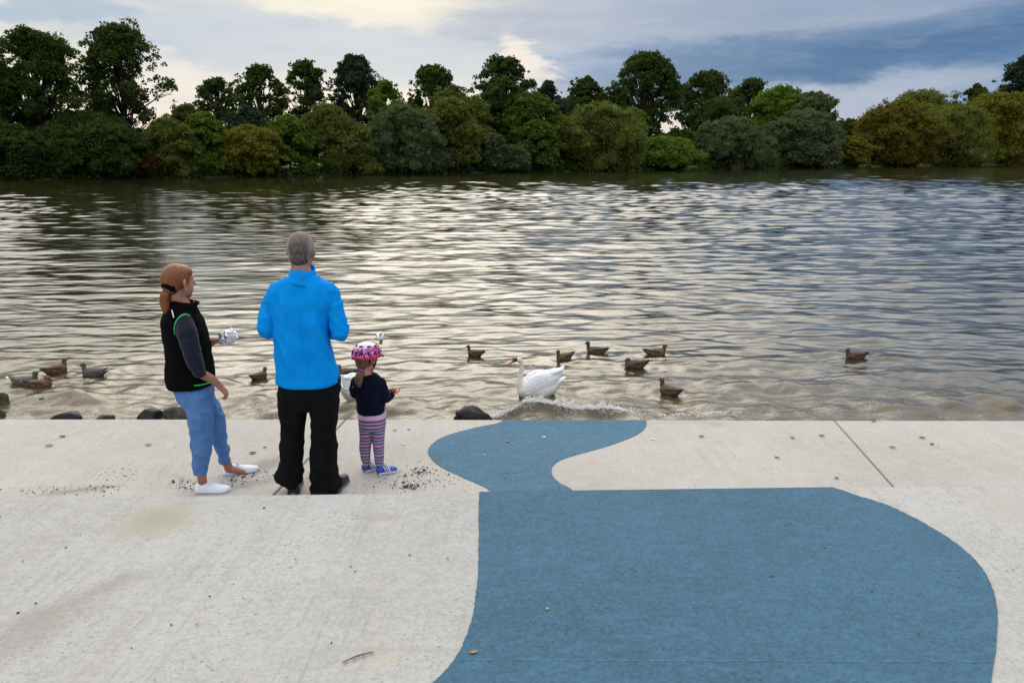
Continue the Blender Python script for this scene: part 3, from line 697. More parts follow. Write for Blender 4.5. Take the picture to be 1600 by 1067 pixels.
# far wood: one dark mass behind the rows, and the low scrub along the waterline
rg = np.random.default_rng(55)
Cw, Rw = [], []
for px in range(-1100, 2150, 7):
    q = on_bank(px, 75 + rg.uniform(-8, 8)); topy = 205 + 10 * mnoise.noise(Vector((px * .02, 0, 5)))
    zt = at_y(px, topy, q.y).z
    for z in np.arange(q.z, zt, 2.2): Cw.append((q.x + rg.normal(0, 1), q.y + rg.normal(0, 2), z)); Rw.append(2.2)
tag(leaves('far_wood', np.array(Cw), 26, np.array(Rw), 1.3, FOL['dark'], None, rg=rg), 'dark strip of distant woodland low behind the bank trees', 'woodland', kind='stuff')
Cw, Rw = [], []
for px in np.arange(-1100, 2150, 4.0):
    if 735 < px < 752: continue
    q = on_bank(px, .9 + rg.uniform(-.5, 1.2)); h = 1.6 + 1.5 * mnoise.noise(Vector((px * .03, 2, 5))) * (q.y / 100)
    for z in np.arange(.1, max(h, .5), .7): Cw.append((q.x + rg.normal(0, .5), q.y + rg.normal(0, .6), WATER + z)); Rw.append(.8)
tag(leaves('bank_scrub', np.array(Cw), 22, np.array(Rw), .55, FOL['dark'], None, rg=rg), 'dark scrub and weeds along the foot of the far bank', 'scrub', kind='stuff')
gg, kgg, bgg = new_mat('lawn'); kgg.put(bgg.inputs['Base Color'], kgg.mix(kgg.noise(kgg.pos(), 3), (.05, .14, .012), (.09, .22, .02)))
q = on_bank(742, 7); Cw = np.array([q + Vector((rg.uniform(-2.2, 2.2), rg.uniform(-3, 3), .1 + .15 * rg.uniform())) for _ in range(160)])
tag(leaves('lawn_grass', Cw, 14, np.full(160, .5), .4, gg, None, rg=rg), 'bright green grass patch seen through the gap between bushes', 'grass', kind='stuff')

# ------------------------------------------------------------------ rocks by the terrace foot
M['rock_wet'] = rock_mat('wet_black_rock', (.008, .008, .009), .42)
M['rock_grey'] = rock_mat('mossy_grey_rock', (.055, .052, .035), .7)
def rock(c, r, mat, label, seed, sink=.3, group='rocks at the water edge'):
    bm = bmesh.new(); bmesh.ops.create_icosphere(bm, subdivisions=4, radius=1); rg = random.Random(seed); off = Vector([rg.uniform(0, 90) for _ in range(3)])
    pl = [(Vector([rg.gauss(0, 1) for _ in range(3)]).normalized(), rg.uniform(.62, .9)) for _ in range(9)]
    for v in bm.verts:
        d = v.co.normalized(); s = 1.0
        for n_, h in pl:
            q_ = d.dot(n_)
            if q_ > .01: s = min(s, h / q_)
        s *= 1 + .10 * mnoise.noise(d * 2.3 + off) + .04 * mnoise.noise(d * 7 + off)
        v.co = Vector((d.x * s * r[0], d.y * s * r[1], d.z * s * r[2]))
    me = bpy.data.meshes.new('rock'); bm.to_mesh(me); bm.free()
    o = link('rock', me, mat, None, c); tag(o, label, 'rock', group); return o
def rk(x0, x1, ytop, ybase, mat, label, seed):
    c = at_z((x0 + x1) / 2, ybase, WATER); sc = depth(c) / F; rx = (x1 - x0) / 2 * sc
    h = (ybase - ytop) * sc
    rock(c, (rx * 1.12, rx * .8, h * 1.05), M[mat], label, seed)
rk(81, 128, 639, 656, 'rock_wet', 'wet black rock at the terrace edge left of the woman, larger left one', 1)
rk(149, 181, 646, 656, 'rock_wet', 'small flat black rock between the two larger black rocks', 2)
rk(216, 258, 638, 656, 'rock_wet', 'wet black rock just behind the woman seen left of her thighs', 3)
rk(252, 302, 636, 654, 'rock_grey', 'greyish half drowned rock beside the black rock behind the woman', 4)
rk(-12, 18, 614, 632, 'rock_grey', 'grey green mossy rock standing in the water at the left edge', 5)
rk(-10, 9, 637, 652, 'rock_grey', 'low mossy rock below the grey green one at the left edge', 6)
rk(706, 768, 634, 657, 'rock_wet', 'wet black rock at the terrace edge left of the foaming wavelet', 7)
rk(56, 82, 621, 628, 'rock_grey', 'flat rock washed over by water near the left ducks', 8)
#rk(102, 132, 606, 616, 'rock_grey', 'rock hump breaking the water below the duck with the blue wing patch', 9)
for i in range(46):                                    # the rip-rap between terrace and water, mostly hidden
    x = -11 + i * .5 + random.uniform(-.15, .15); y = edge_y(x) + random.uniform(.3, 1.6); r_ = random.uniform(.16, .34)
    z = WATER - .1 - (y - 7) * .08
    rock((x, y, z), (r_ * 1.2, r_, r_ * .8), M['rock_wet'], 'dark rock in the rip rap hidden below the terrace edge', 50 + i, group='rip rap below the terrace')

# ------------------------------------------------------------------ foam
mf, kf, bf = new_mat('foam'); kf.put(bf.inputs['Base Color'], (.90, .90, .89)); bf.inputs['Roughness'].default_value = .35
bf.inputs['Specular IOR Level'].default_value = .3
OCT = np.array([(1, 0, 0), (-1, 0, 0), (0, 1, 0), (0, -1, 0), (0, 0, 1), (0, 0, -1)], float)
OCF = np.array([(0, 2, 4), (2, 1, 4), (1, 3, 4), (3, 0, 4), (2, 0, 5), (1, 2, 5), (3, 1, 5), (0, 3, 5)])
def foam(x0, x1, yf, n, label, spread=.06, size=.012, jets=(), lift=.0):
    """foam lying on the water along the line y = yf(x), and jets thrown up from it: (x, height, count)"""
    rg = np.random.default_rng(n); x = rg.uniform(x0, x1, n)
    cl = np.array([mnoise.noise(Vector((v * 4.2, yf(v), 1.7))) + .5 * mnoise.noise(Vector((v * 17, 1, 4.7))) for v in x]); keep = cl > rg.uniform(-.3, .4, n); x = x[keep]; cl = cl[keep]
    taper = np.clip(np.minimum(x - x0, x1 - x) / (.18 * (x1 - x0)), .1, 1)
    y = np.array([yf(v) for v in x]) + rg.normal(0, spread, len(x)) * (1 + np.clip(cl, 0, 1) * 1.2) * taper + .02
    z = WATER + wave(x, y) + rg.uniform(-.2, 1, len(x)) * size * .5 + np.abs(rg.normal(0, 1, len(x))) * (.010 + .05 * np.clip(cl, 0, 1)) * lift * taper
    P = [np.stack([x, y, z], 1)]; S = [size * rg.uniform(.2, 1.0, len(x)) ** 1.5]
    for (jx, jh, m_) in jets:
        u = rg.uniform(0, 1, m_) ** 1.3; fan = rg.normal(0, .035, m_) * (1 - .4 * u) + .03 * np.sin(u * 4 + jx * 9)
        yy = np.full(m_, yf(jx)) + rg.normal(0, .03, m_)
        P.append(np.stack([jx + fan, yy, WATER + float(wave(np.array([jx]), np.array([yf(jx)]))[0]) + u * jh], 1)); S.append(size * rg.uniform(.2, .8, m_) * (1.1 - u * .75))
    P = np.concatenate(P); S = np.concatenate(S)
    V = P[:, None, :] + OCT[None] * S[:, None, None] * rg.uniform(.5, 1.6, (len(P), 1, 3)); Fc = OCF[None] + (np.arange(len(P)) * 6)[:, None, None]
    tag(link('splash_foam', np_mesh('splash_foam', V.reshape(-1, 3), Fc.reshape(-1, 3)), mf), label, 'foam', kind='stuff')
def crest(x): u = (x - .6) / 1.02; return 10.50 - .10 * u * u + .07 * math.sin(x * 4.1) + .04 * math.sin(x * 9.3)
foam(-.50, 1.60, crest, 5200, 'white splashing foam on the breaking wavelet in front of the swan', .030, .0085,
     [(x_, h_, int(h_ * 2200)) for x_, h_ in [(random.uniform(-.45, 1.5), random.choice((.02, .03, .03, .045, .06))) for _ in range(46)] + [(.42, .14), (.38, .09), (.45, .07), (.93, .09), (1.04, .12), (1.09, .08), (-.22, .09)]], 1.5)
foam(-.35, 1.5, lambda x: crest(x) - .09, 1500, 'thin lace of foam sliding down the face of the breaking wavelet', .035, .0055)
foam(1.2, 2.9, lambda x: 10.42 + .05 * math.sin(x * 5), 1200, 'thin foam trailing right of the breaking wavelet', .05, .008)
foam(-5.05, -4.45, lambda x: 11.75 - .1 * math.sin(x * 8), 1300, 'small white splash in the water left of the woman', .07, .011, [(-4.95, .06, 60), (-4.8, .05, 60), (-4.6, .05, 50)], .8)
foam(-6.2, -5.7, lambda x: 10.35, 500, 'thin foam beside the left black rock at the terrace edge', .04, .009)
foam(-3.9, -2.9, lambda x: 10.4, 400, 'thin foam at the terrace edge between the woman and the man', .05, .007)
foam(2.9, 6.5, lambda x: 10.4 + .08 * math.sin(x * 3), 1000, 'sparse bubbles at the terrace edge right of the painted path', .07, .006)

# ------------------------------------------------------------------ birds
def feather(name, col, dark, scale=70, thr=(.42, .6)):
    m, k, b = new_mat(name); P = k.obj(); vn = k.node('ShaderNodeTexVoronoi'); k.put(vn.inputs['Vector'], k.mapping(P, (1, 1.8, 1.8))); vn.inputs['Scale'].default_value = scale
    n_ = k.noise(P, 22, 4, .6); f = k.m('ADD', k.m('MULTIPLY', vn.outputs['Distance'], .7), k.m('MULTIPLY', n_, .5))
    k.put(b.inputs['Base Color'], k.mix(k.ss(f, *thr), dark, col)); b.inputs['Roughness'].default_value = .7
    k.put(b.inputs['Normal'], k.bump(f, .5, .004)); return m
M['duck_brown'] = feather('brown_mottled_feathers', (.090, .052, .026), (.010, .006, .004), 28)
M['duck_grey'] = feather('grey_brown_feathers', (.10, .085, .070), (.035, .027, .020))
M['duck_dark'] = feather('dark_brown_feathers', (.030, .018, .010), (.008, .005, .004), 45)
M['duck_rust'] = feather('rusty_flank_feathers', (.15, .070, .030), (.016, .008, .005), 28)
M['bill_yellow'] = plain('yellow_bill', (.42, .30, .03), .4); M['bill_dark'] = plain('dark_bill', (.05, .04, .02), .4)
M['blue_patch'] = plain('blue_wing_patch', (.02, .03, .20), .3); M['white_feather'] = plain('white_feathers', (.86, .87, .90), .75, nscale=14, var=.05, bumpd=.01)
M['cream_feather'] = plain('cream_neck_feathers', (.66, .63, .56), .8, nscale=12, var=.06, bumpd=.006)
M['black'] = plain('black_skin', (.012, .012, .012), .4); M['orange_bill'] = plain('orange_bill', (.62, .10, .02), .4)

def loft_x(g, secs, n=18):
    """secs: x, zc, ry, rz; body along x"""
    g.rings([[Vector((x, ry * math.cos(t), zc + rz * math.sin(t))) for t in [2 * PI * j / n for j in range(n)]] for x, zc, ry, rz in secs])
def make_duck(kind, neck=1.0, tuck=0.):
    r = empty('duck', (0, 0, 0)); bodym = {'brown': 'duck_brown', 'grey': 'duck_grey', 'rust': 'duck_rust'}[kind]
    g = Geo()
    loft_x(g, [(.175, .05, .010, .012), (.165, .045, .05, .055), (.12, .045, .082, .085), (.04, .04, .098, .095), (-.05, .04, .095, .090), (-.12, .055, .070, .065), (-.18, .075, .036, .028), (-.23, .105, .020, .010)])
    hz = .135 * neck + .03; hx = .160 - tuck
    g.tube([(.12, 0, .055), (.148 - tuck * .5, 0, .10), (hx - .008, 0, hz)], [.055, .038, .032], 12)
    g.ell((hx, 0, hz + .012), (.045, .033, .036))
    g.ell((hx + .025, 0, hz + .004), (.022, .018, .018))
    g.organic('body', M[bodym], r, vox=.006, smooth=3)
    b = Geo(); b.rings([[Vector((hx + x, w_ * math.cos(t), hz + z + h * math.sin(t))) for t in [2 * PI * j / 10 for j in range(10)]] for x, z, w_, h in [(.036, .006, .010, .012), (.055, -.002, .011, .007), (.078, -.008, .013, .0045), (.088, -.010, .008, .003)]])
    b.build('bill', M['bill_yellow' if kind != 'brown' else 'bill_dark'], r)
    for s in (-1, 1):
        w_ = Geo(); w_.rings([[Vector((x, s * (yc + ty * math.cos(t)), zc + rz * math.sin(t))) for t in [2 * PI * j / 12 for j in range(12)]] for x, yc, ty, zc, rz in
              [(.095, .055, .012, .055, .02), (.06, .066, .026, .062, .042), (-.02, .066, .028, .070, .046), (-.09, .052, .024, .080, .034), (-.16, .030, .014, .100, .018), (-.225, .014, .006, .122, .006)]])
        w_.build('wing', M['duck_dark' if kind != 'grey' else 'duck_grey'], r)
        e = Geo(); e.ell((hx + .018, s * .0305, hz + .020), (.004, .003, .004), nu=8, nv=6); e.build('eye', M['black'], r)
        if kind != 'grey': continue
        p = Geo(); p.ell((-.075, s * .079, .064), (.030, .006, .012), nu=10, nv=6); p.build('wing_patch', M['blue_patch'], r)
    t = Geo(); t.rings([[Vector((x, w_ * math.cos(q_), z + h * math.sin(q_))) for q_ in [2 * PI * j / 10 for j in range(10)]] for x, z, w_, h in [(-.16, .070, .035, .016), (-.21, .098, .034, .008), (-.262, .128, .018, .003)]])
    t.build('tail', M['white_feather'] if kind == 'grey' else M['duck_brown'], r)
    return r
def copy_tree(o, parent=None):
    c = o.copy(); COL.objects.link(c); c.parent = parent
    for ch in list(o.children): copy_tree(ch, c)
    return c
duck_proto = {kk_: make_duck(kk_[0:kk_.find('_')] if '_' in kk_ else kk_, nk, tk) for kk_, nk, tk in (('brown', .90, 0), ('brown_low', .70, .03), ('brown_up', 1.15, -.005), ('grey', 1.0, 0), ('rust', 1.0, 0), ('rust_low', .75, .03))}
used = set()
GD = 'ducks swimming near the terrace'
def wave_h(x, y): return float(wave(np.array([[x]]), np.array([[y]]))[0, 0])
def duck(px, py, heading, kind, label, scale=1.0, tilt=0.):
    o = duck_proto[kind] if kind not in used else copy_tree(duck_proto[kind]); used.add(kind)
    p = at_z(px, py, WATER); p.z = WATER + wave_h(p.x, p.y) * .6 - .012; o.location = p
    o.rotation_euler = (0, R(tilt), R(heading)); o.scale = (scale,) * 3; tag(o, label, 'duck', GD); return o
# heading: 0 = facing right, 180 = facing left, 90 = facing away
duck(743, 553, 165, 'brown_up', 'small brown duck facing left, alone above the near swan head', .80)
duck(882, 561, 215, 'rust', 'rust flanked duck with a yellow bill facing left, just above the swan tail', .92)
duck(932, 551, 172, 'brown_up', 'brown duck facing left, second from the swan tail in the right hand group', .98)
duck(993, 573, 187, 'brown_low', 'low dark brown duck facing left in the middle of the right hand group', 1.05)
duck(1024, 556, 0, 'rust', 'dark duck facing right with yellow bill in the right hand group', 1.0)
duck(1047, 614, 132, 'brown_up', 'brown duck seen from behind turning left, nearest the painted path', .98)
duck(1337, 560, 183, 'brown', 'lone duck far to the right on the rippled water', .98)
duck(405, 591, 62, 'brown', 'small brown duck between the woman and the man', .85)
duck(545, 586, 186, 'brown', 'brown duck between the man and the child', .98)
duck(40, 600, 4, 'grey', 'grey duck with white tail, leftmost in the left group', 1.05)
duck(62, 604, 14, 'rust_low', 'rusty duck in front of the leftmost grey one', 1.0)
duck(87, 582, 60, 'rust', 'duck seen from behind at the top of the left group', 1.05)
duck(148, 586, 182, 'grey', 'grey duck with a blue wing patch facing left towards the left group', 1.05)

def make_swan():
    r = empty('swan', (0, 0, 0)); g = Geo()
    loft_x(g, [(.33, .06, .02, .02), (.315, .06, .075, .075), (.25, .06, .12, .12), (.14, .055, .155, .14), (0, .05, .175, .15), (-.14, .06, .165, .14), (-.25, .09, .12, .11), (-.33, .14, .07, .06), (-.40, .20, .03, .02)], 24)
    g.tube([(.20, 0, .08), (.275, 0, .15), (.285, 0, .26), (.265, 0, .38), (.262, 0, .50), (.285, 0, .565), (.33, 0, .572)], [.12, .078, .047, .038, .035, .037, .037], 16)
    g.ell((.315, 0, .568), (.055, .036, .037))
    g.organic('body', M['cream_feather'], r, vox=.010, smooth=4)
    b = Geo(); b.tube([(.36, 0, .560), (.41, 0, .538), (.475, 0, .500)], [.026, .023, .014], 12, flat=(1, .85)); b.build('bill', M['orange_bill'], r)
    b = Geo(); b.ell((.378, 0, .590), (.019, .015, .016)); b.tube([(.338, 0, .574), (.366, 0, .568), (.388, 0, .555)], [.035, .031, .025], 12); b.build('face_mask', M['black'], r)
    for s in (-1, 1):
        w_ = Geo(); n = 20
        secs = [(.255, .075, .03, .10, .05), (.215, .105, .052, .13, .115), (.13, .115, .066, .165, .165), (.03, .110, .070, .195, .180), (-.08, .095, .066, .215, .168), (-.18, .075, .055, .235, .135), (-.27, .055, .040, .27, .10), (-.335, .042, .028, .330, .085), (-.395, .035, .018, .400, .055), (-.43, .033, .006, .46, .020)]
        w_.rings([[Vector((x, s * (yc + ty * math.cos(t)), zc + rz * math.sin(t) - .01)) for t in [2 * PI * j / n for j in range(n)]] for x, yc, ty, zc, rz in secs])
        def fold(p, nn): return .0010 * math.sin((p.x * .5 + p.z) * 95 + 5 * mnoise.noise(p * 7)) + .003 * mnoise.noise(p * 18)
        w_.organic('wing', M['white_feather'], r, vox=.009, smooth=3, fold=fold)
        e = Geo(); e.ell((.34, s * .033, .575), (.006, .004, .006), nu=8, nv=6); e.build('eye', M['black'], r)
    t = Geo(); loft_x(t, [(-.28, .16, .08, .04), (-.36, .21, .075, .024), (-.45, .27, .035, .008)], 14); t.build('tail', M['white_feather'], r)
    # secondaries fanned over the back
    for s in (-1, 1):
        for i in range(4):
            f_ = Geo(); a0 = Vector((.02 - i * .05, s * (.05 + i * .012), .335 - i * .012)); a1 = Vector((-.30 - i * .035, s * (.03 + i * .010), .335 + i * .022))
            f_.tube([a0, a0.lerp(a1, .5) + Vector((0, s * .012, .012)), a1], [.028, .034, .008], 10, flat=(.35, 1)); f_.build('feather', M['white_feather'], r)
    return r
sw = make_swan(); sw.location = at_z(840, 617, WATER); sw.location.z = WATER + .02; sw.rotation_euler = (0, 0, R(186)); sw.scale = (.93,) * 3
tag(sw, 'white swan with orange bill facing left behind the breaking wavelet', 'swan', 'swans near the terrace')
sw2 = copy_tree(sw); sw2.location = at_z(560, 620, WATER); sw2.location.z = WATER + .02; sw2.rotation_euler = (0, 0, R(62)); sw2.scale = (.93,) * 3
tag(sw2, 'white swan mostly hidden behind the man and the child', 'swan', 'swans near the terrace')

gl = empty('gull', at_z(594, 530, WATER)); gl.rotation_euler = (0, 0, R(-75)); tag(gl, 'small white bird with reddish bill floating beyond the child helmet', 'gull')
g = Geo(); loft_x(g, [(.13, .05, .01, .01), (.12, .05, .05, .05), (.05, .045, .075, .07), (-.05, .05, .065, .06), (-.14, .07, .03, .025), (-.2, .085, .015, .008)])
g.tube([(.08, 0, .07), (.11, 0, .13)], [.04, .032], 12); g.ell((.12, 0, .15), (.038, .033, .033)); g.organic('body', M['white_feather'], gl, vox=.007, smooth=3)
b = Geo(); b.tube([(.15, 0, .148), (.185, 0, .138)], [.012, .004], 8); b.build('bill', M['orange_bill'], gl)
for s in (-1, 1):
    w_ = Geo(); w_.ell((-.04, s * .055, .075), (.12, .022, .045)); w_.build('wing', plain('pale_grey_feathers', (.55, .57, .60), .7), gl)

# ------------------------------------------------------------------ people
class Fig:
    def __init__(s, name, label, px, py):
        s.base = at_z(px, py, 0); s.Y = s.base.y; s.root = empty(name, s.base); tag(s.root, label, 'person')
    def P(s, px, py, dy=0.): return at_y(px, py, s.Y + dy) - s.base
    def r(s, pxr, py=560): 
        return pxr * depth(at_y(800, py, s.Y)) / F
    def loft(s, g, secs, n=28, ex=2.3, turn=0):
        """secs: row, left column, right column, half depth (m), dy"""
        rings = []
        for (py, xl, xr, rv, dy) in secs:
            a, b = s.P(xl, py, dy), s.P(xr, py, dy); c = (a + b) / 2; ru = (b.x - a.x) / 2; ring = []
            for j in range(n):
                t = 2 * PI * j / n; cx, cy = math.cos(t), math.sin(t)
                ring.append(c + Vector((math.copysign(abs(cx) ** (2 / ex), cx) * ru, math.copysign(abs(cy) ** (2 / ex), cy) * rv, 0)))
            rings.append(ring)
        g.rings(rings)

def hand(g, wrist, direction, palm_n, s=1.0, curl=.6, side=1, spread=.12):
    """palm and five bent fingers; palm_n points out of the palm; side = +1 puts the thumb on dir x palm_n"""
    d = Vector(direction).normalized(); n = (Vector(palm_n) - d * d.dot(Vector(palm_n))).normalized(); t = d.cross(n) * side
    w = Vector(wrist); pl = .088 * s; rings = []
    for f_, wd, th in ((-.1, .026, .019), (.15, .031, .018), (.5, .038, .016), (.85, .041, .014), (1.0, .040, .012)):
        c = w + d * pl * f_
        rings.append([c + t * math.cos(a) * wd * s + n * math.sin(a) * th * s for a in [2 * PI * j / 14 for j in range(14)]])
    g.rings(rings)
    for i, (off, L) in enumerate(((.030, .070), (.010, .078), (-.011, .073), (-.030, .058))):
        p = w + d * pl * .93 + t * off * s; a = 0; pts = [p - d * .02 * s]; dd = (d + t * off * spread * 6).normalized()
        for j, seg in enumerate((.45, .32, .23)):
            a += curl * (.55 if j == 0 else .9) * (1 + .12 * i)
            p = p + (dd * math.cos(a) + n * math.sin(a)) * L * s * seg; pts.append(p)
        g.tube(pts, [.0095 * s, .0090 * s, .0080 * s, .0068 * s], 8)
    p = w + d * pl * .22 + t * .026 * s; a1 = (t * .75 + d * .75 + n * .30).normalized(); a2 = (d + n * .55 + t * .15).normalized()
    g.tube([p - a1 * .01 * s, p + a1 * .034 * s, p + a1 * .034 * s + a2 * .030 * s, p + a1 * .034 * s + a2 * .052 * s + n * .006 * s], [.014 * s, .0115 * s, .0095 * s, .008 * s], 8)

def head(g, c, fw, s=1.0, neck_to=None, nr=.056):
    """skull, jaw, brow, nose, lips, chin and ears; c is the centre of the skull, fw its facing"""
    Mx = rot_to(fw); q = lambda x, y, z: Vector(c) + Mx @ (Vector((x, y, z)) * s)
    g.ell(q(0, -.012, .022), (.074 * s, .094 * s, .090 * s), Mx)
    g.ell(q(0, .030, -.035), (.058 * s, .062 * s, .078 * s), Mx)
    g.ell(q(0, .055, -.088), (.030 * s, .028 * s, .024 * s), Mx)
    g.tube([q(0, .084, .018), q(0, .104, -.022)], [.009 * s, .014 * s], 8); g.ell(q(0, .092, -.026), (.017 * s, .014 * s, .010 * s), Mx)
    g.tube([q(-.040, .068, .024), q(0, .084, .026), q(.040, .068, .024)], [.011 * s, .013 * s, .011 * s], 8)
    g.tube([q(-.020, .082, -.060), q(0, .090, -.056), q(.020, .082, -.060)], [.006 * s, .008 * s, .006 * s], 8)
    for e in (-1, 1):
        g.tube([q(e * .076, -.004, .018), q(e * .086, -.014, .005), q(e * .084, -.012, -.018), q(e * .074, .000, -.035)], [.007 * s, .010 * s, .009 * s, .007 * s], 8)
    if neck_to is not None: g.tube([q(0, -.018, -.03), q(0, -.02, -.10), Vector(neck_to)], [nr * s, nr * s, nr * 1.15 * s], 16)
    return q
def face_bits(q, root, s, hairc):
    w_ = plain('eye_white', (.7, .7, .68), .3)
    for e in (-1, 1):
        g = Geo(); g.ell(q(e * .030, .063, .004), (.011 * s,) * 3, nu=12, nv=8); o_ = g.build('eye', w_, root)
        g = Geo(); g.ell(q(e * .030, .0720, .004), (.0052 * s, .004 * s, .0052 * s), nu=10, nv=6); g.build('iris', M['black'], o_)
        g = Geo(); g.tube([q(e * .016, .086, .026), q(e * .032, .083, .032), q(e * .050, .068, .026)], [.003 * s, .004 * s, .002 * s], 6); g.build('eyebrow', hairc, root)
    g = Geo(); g.tube([q(-.020, .089, -.062), q(0, .097, -.060), q(.020, .089, -.062)], [.003 * s, .005 * s, .003 * s], 8); g.build('lips', plain('lips', (.42, .11, .09), .45), root)

def shoe(fig, heel, toe, L, mat, sole_mat, w=.045, h=.075, laces=None, ankle_open=True, name='shoe'):
    """low shoe from heel to toe (local points on the ground)"""
    d = (toe - heel); d.z = 0; d.normalize(); t = Vector((d.y, -d.x, 0)); g = Geo()
    secs = [(-.02, .55, .30), (.0, .78, .72), (.08, .92, .94), (.2, .90, 1.0), (.34, .86, .92), (.5, .98, .72), (.68, 1.08, .56), (.84, .98, .46), (.95, .72, .38), (1.0, .35, .26)]
    rings = []
    for f_, wf, hf in secs:
        c = heel + d * L * f_ + Vector((0, 0, .012)); hh = h * hf
        rings.append([c + t * w * wf * math.copysign(abs(math.cos(a)) ** .8, math.cos(a)) + Vector((0, 0, max(math.sin(a), -.15) * hh)) for a in [2 * PI * j / 18 for j in range(18)]])
    g.rings(rings); up_ = g.organic(name, mat, fig.root, vox=.005, smooth=3)
    g = Geo(); rings = []
    for z in (0.001, .016):
        ring = []
        for j in range(36):
            a = 2 * PI * j / 36; x = .49 + .53 * math.cos(a); wf = np.interp(x, [q_[0] for q_ in secs], [q_[1] for q_ in secs])
            ring.append(heel + d * L * x + t * (w * 1.06) * math.copysign(1, math.sin(a)) * min(1, abs(math.sin(a)) * 1.7) * max(wf, .5) + Vector((0, 0, z)))
        rings.append(ring)
    g.rings(rings); g.build('sole', sole_mat, up_)
    if laces:
        g = Geo()
        for i in range(4):
            f_ = .36 + i * .075; c = heel + d * L * f_ + Vector((0, 0, h * (.98 - i * .13) + .010))
            g.tube([c - t * .022, c + Vector((0, 0, .004)), c + t * .022], [.0028] * 3, 6)
        c = heel + d * L * .36 + Vector((0, 0, h + .014))
        for s_ in (-1, 1): g.tube([c, c + t * s_ * .028 + Vector((0, 0, .014)) + d * .008, c + t * s_ * .034 + d * .02, c + d * .004], [.0028] * 4, 6)
        g.build('lace', laces, up_)
    return up_

# ---- the man
M['jacket_blue'] = fabric('bright_blue_jersey', (.0, .26, .74), .85, 500, .0, .06, .6, .10)
M['trousers_black'] = fabric('black_cotton', (.0050, .0050, .0062), .92, 500, .0, .25, .5, .12)
man = Fig('person', 'grey haired man in a bright blue pullover and black trousers standing with his back turned', 488, 771)
P = man.P
g = Geo(); FWM = Vector((.06, 1, -.10))
qh = head(g, P(471, 392.5, .02), FWM, 1.08, P(474, 434, -.01), .058)
man.loft(g, [(445, 446, 500, .06, 0), (462, 434, 512, .09, 0), (520, 444, 504, .10, 0), (590, 444, 516, .10, 0), (618, 446, 516, .08, 0)])
armL = [P(434, 458), P(421, 512, -.02), P(438, 512, .22), P(458, 505, .33)]
armR = [P(514, 458), P(527, 518, -.02), P(512, 518, .22), P(494, 509, .34)]
for A in (armL, armR): g.tube(A, [.030, .030, .028, .025], 12)
hand(g, armL[3], (armL[3] - armL[2]) + Vector((0, .05, 0)), (.6, 0, .5), .98, .8, 1)
hand(g, armR[3], (armR[3] - armR[2]) + Vector((0, .05, 0)), (-.6, 0, .5), .98, .8, -1)
g.tube([P(458, 610), P(457, 690, .02), P(460, 760, .04)], [.05, .04, .036], 12); g.tube([P(505, 610), P(506, 690), P(508, 765)], [.05, .04, .036], 12)
g.organic('body', M['skin'], man.root, vox=.007, smooth=2)
m, k, b = new_mat('thin_grey_hair'); Pn = k.obj(); o = k.xyz(Pn)
st_ = k.noise(k.mapping(Pn, (150, 150, 18)), 1, 4, .65, .2); big = k.noise(Pn, 22, 3)
c = k.mix(k.ss(st_, .38, .62), (.022, .017, .014), (.12, .10, .085))
side = k.ss(k.m('ABSOLUTE', k.m('SUBTRACT', o[0], P(471, 394).x)), .045, .075)
c = k.mix(k.m('MULTIPLY', side, .6), c, (.34, .31, .27))
top = k.ss(k.m('ADD', o[2], k.m('MULTIPLY', big, .03)), P(471, 380).z, P(471, 366).z)
c = k.mix(k.m('MULTIPLY', top, .40), c, (.26, .14, .105))
k.put(b.inputs['Base Color'], c); b.inputs['Roughness'].default_value = .6; k.put(b.inputs['Normal'], k.bump(st_, .6, .003))
g = Geo(); Mx = rot_to(FWM)
g.ell(qh(0, -.016, .024), (.0885, .111, .104), Mx); g.ell(qh(0, -.052, -.036), (.072, .060, .060), Mx)
ho = g.organic('hair', m, man.root, vox=.006, smooth=4, fold=lambda p, n: .0025 * mnoise.noise(Vector((p.x * 120, p.y * 120, p.z * 25))))
face_bits(qh, man.root, 1.0, m)
HEMZ, COLZ = P(480, 600).z, P(480, 438).z
def jfold(p, n):
    a = mnoise.noise(Vector((p.x * 12, p.y * 4, p.z * 1.5 + 2))) * .022
    b_ = mnoise.noise(Vector((p.x * 18 + p.z * 6, p.y * 10, p.z * 9))) * .009
    c_ = (1 - abs(mnoise.noise(Vector((p.x * 8 + p.z * 1.5, p.y * 5, p.z * 2.2 + 7))))) ** 6 * .017
    f_ = max(0, min(1, (p.z - HEMZ) / .14)) * max(0, min(1, (COLZ - p.z) / .10)) * (1 - abs(n.z)) ** .5
    return (a * 1.3 + b_ * 1.4 + c_ - .007) * f_
g = Geo()
man.loft(g, [(430, 452, 497, .062, -.01), (437, 437, 505, .078, -.005), (443, 423, 520, .09, 0), (452, 419, 528, .105, 0), (470, 421, 527, .125, 0), (500, 426, 518, .135, 0), (530, 429, 518, .138, 0), (560, 430, 524, .140, 0), (585, 430, 530, .142, 0), (596, 431, 531, .142, 0), (600.5, 440, 522, .142, 0)], ex=2.5)
tv, tf = len(g.v), len(g.f)
g.tube([P(434, 453), P(420.5, 485, -.01), P(417, 514, -.03)], [man.r(12.5), man.r(13.5), man.r(13.5)], 16)
g.tube([P(417, 515, -.03), P(427, 513, .12), P(442, 508, .24)], [man.r(13), man.r(11), man.r(8.5)], 16)
tv2, tf2 = len(g.v), len(g.f)
g.tube([P(514, 453), P(525.5, 488, -.01), P(530.5, 520, -.03)], [man.r(12.5), man.r(14), man.r(14)], 16)
g.tube([P(530, 521, -.03), P(520, 518, .12), P(506, 511, .25)], [man.r(13.5), man.r(11), man.r(8.5)], 16)
sleeves = g; g = Geo()
g.v = sleeves.v[:tv]; g.f = sleeves.f[:tf]
jk = g.organic('pullover', M['jacket_blue'], man.root, vox=.008, smooth=5, fold=jfold)
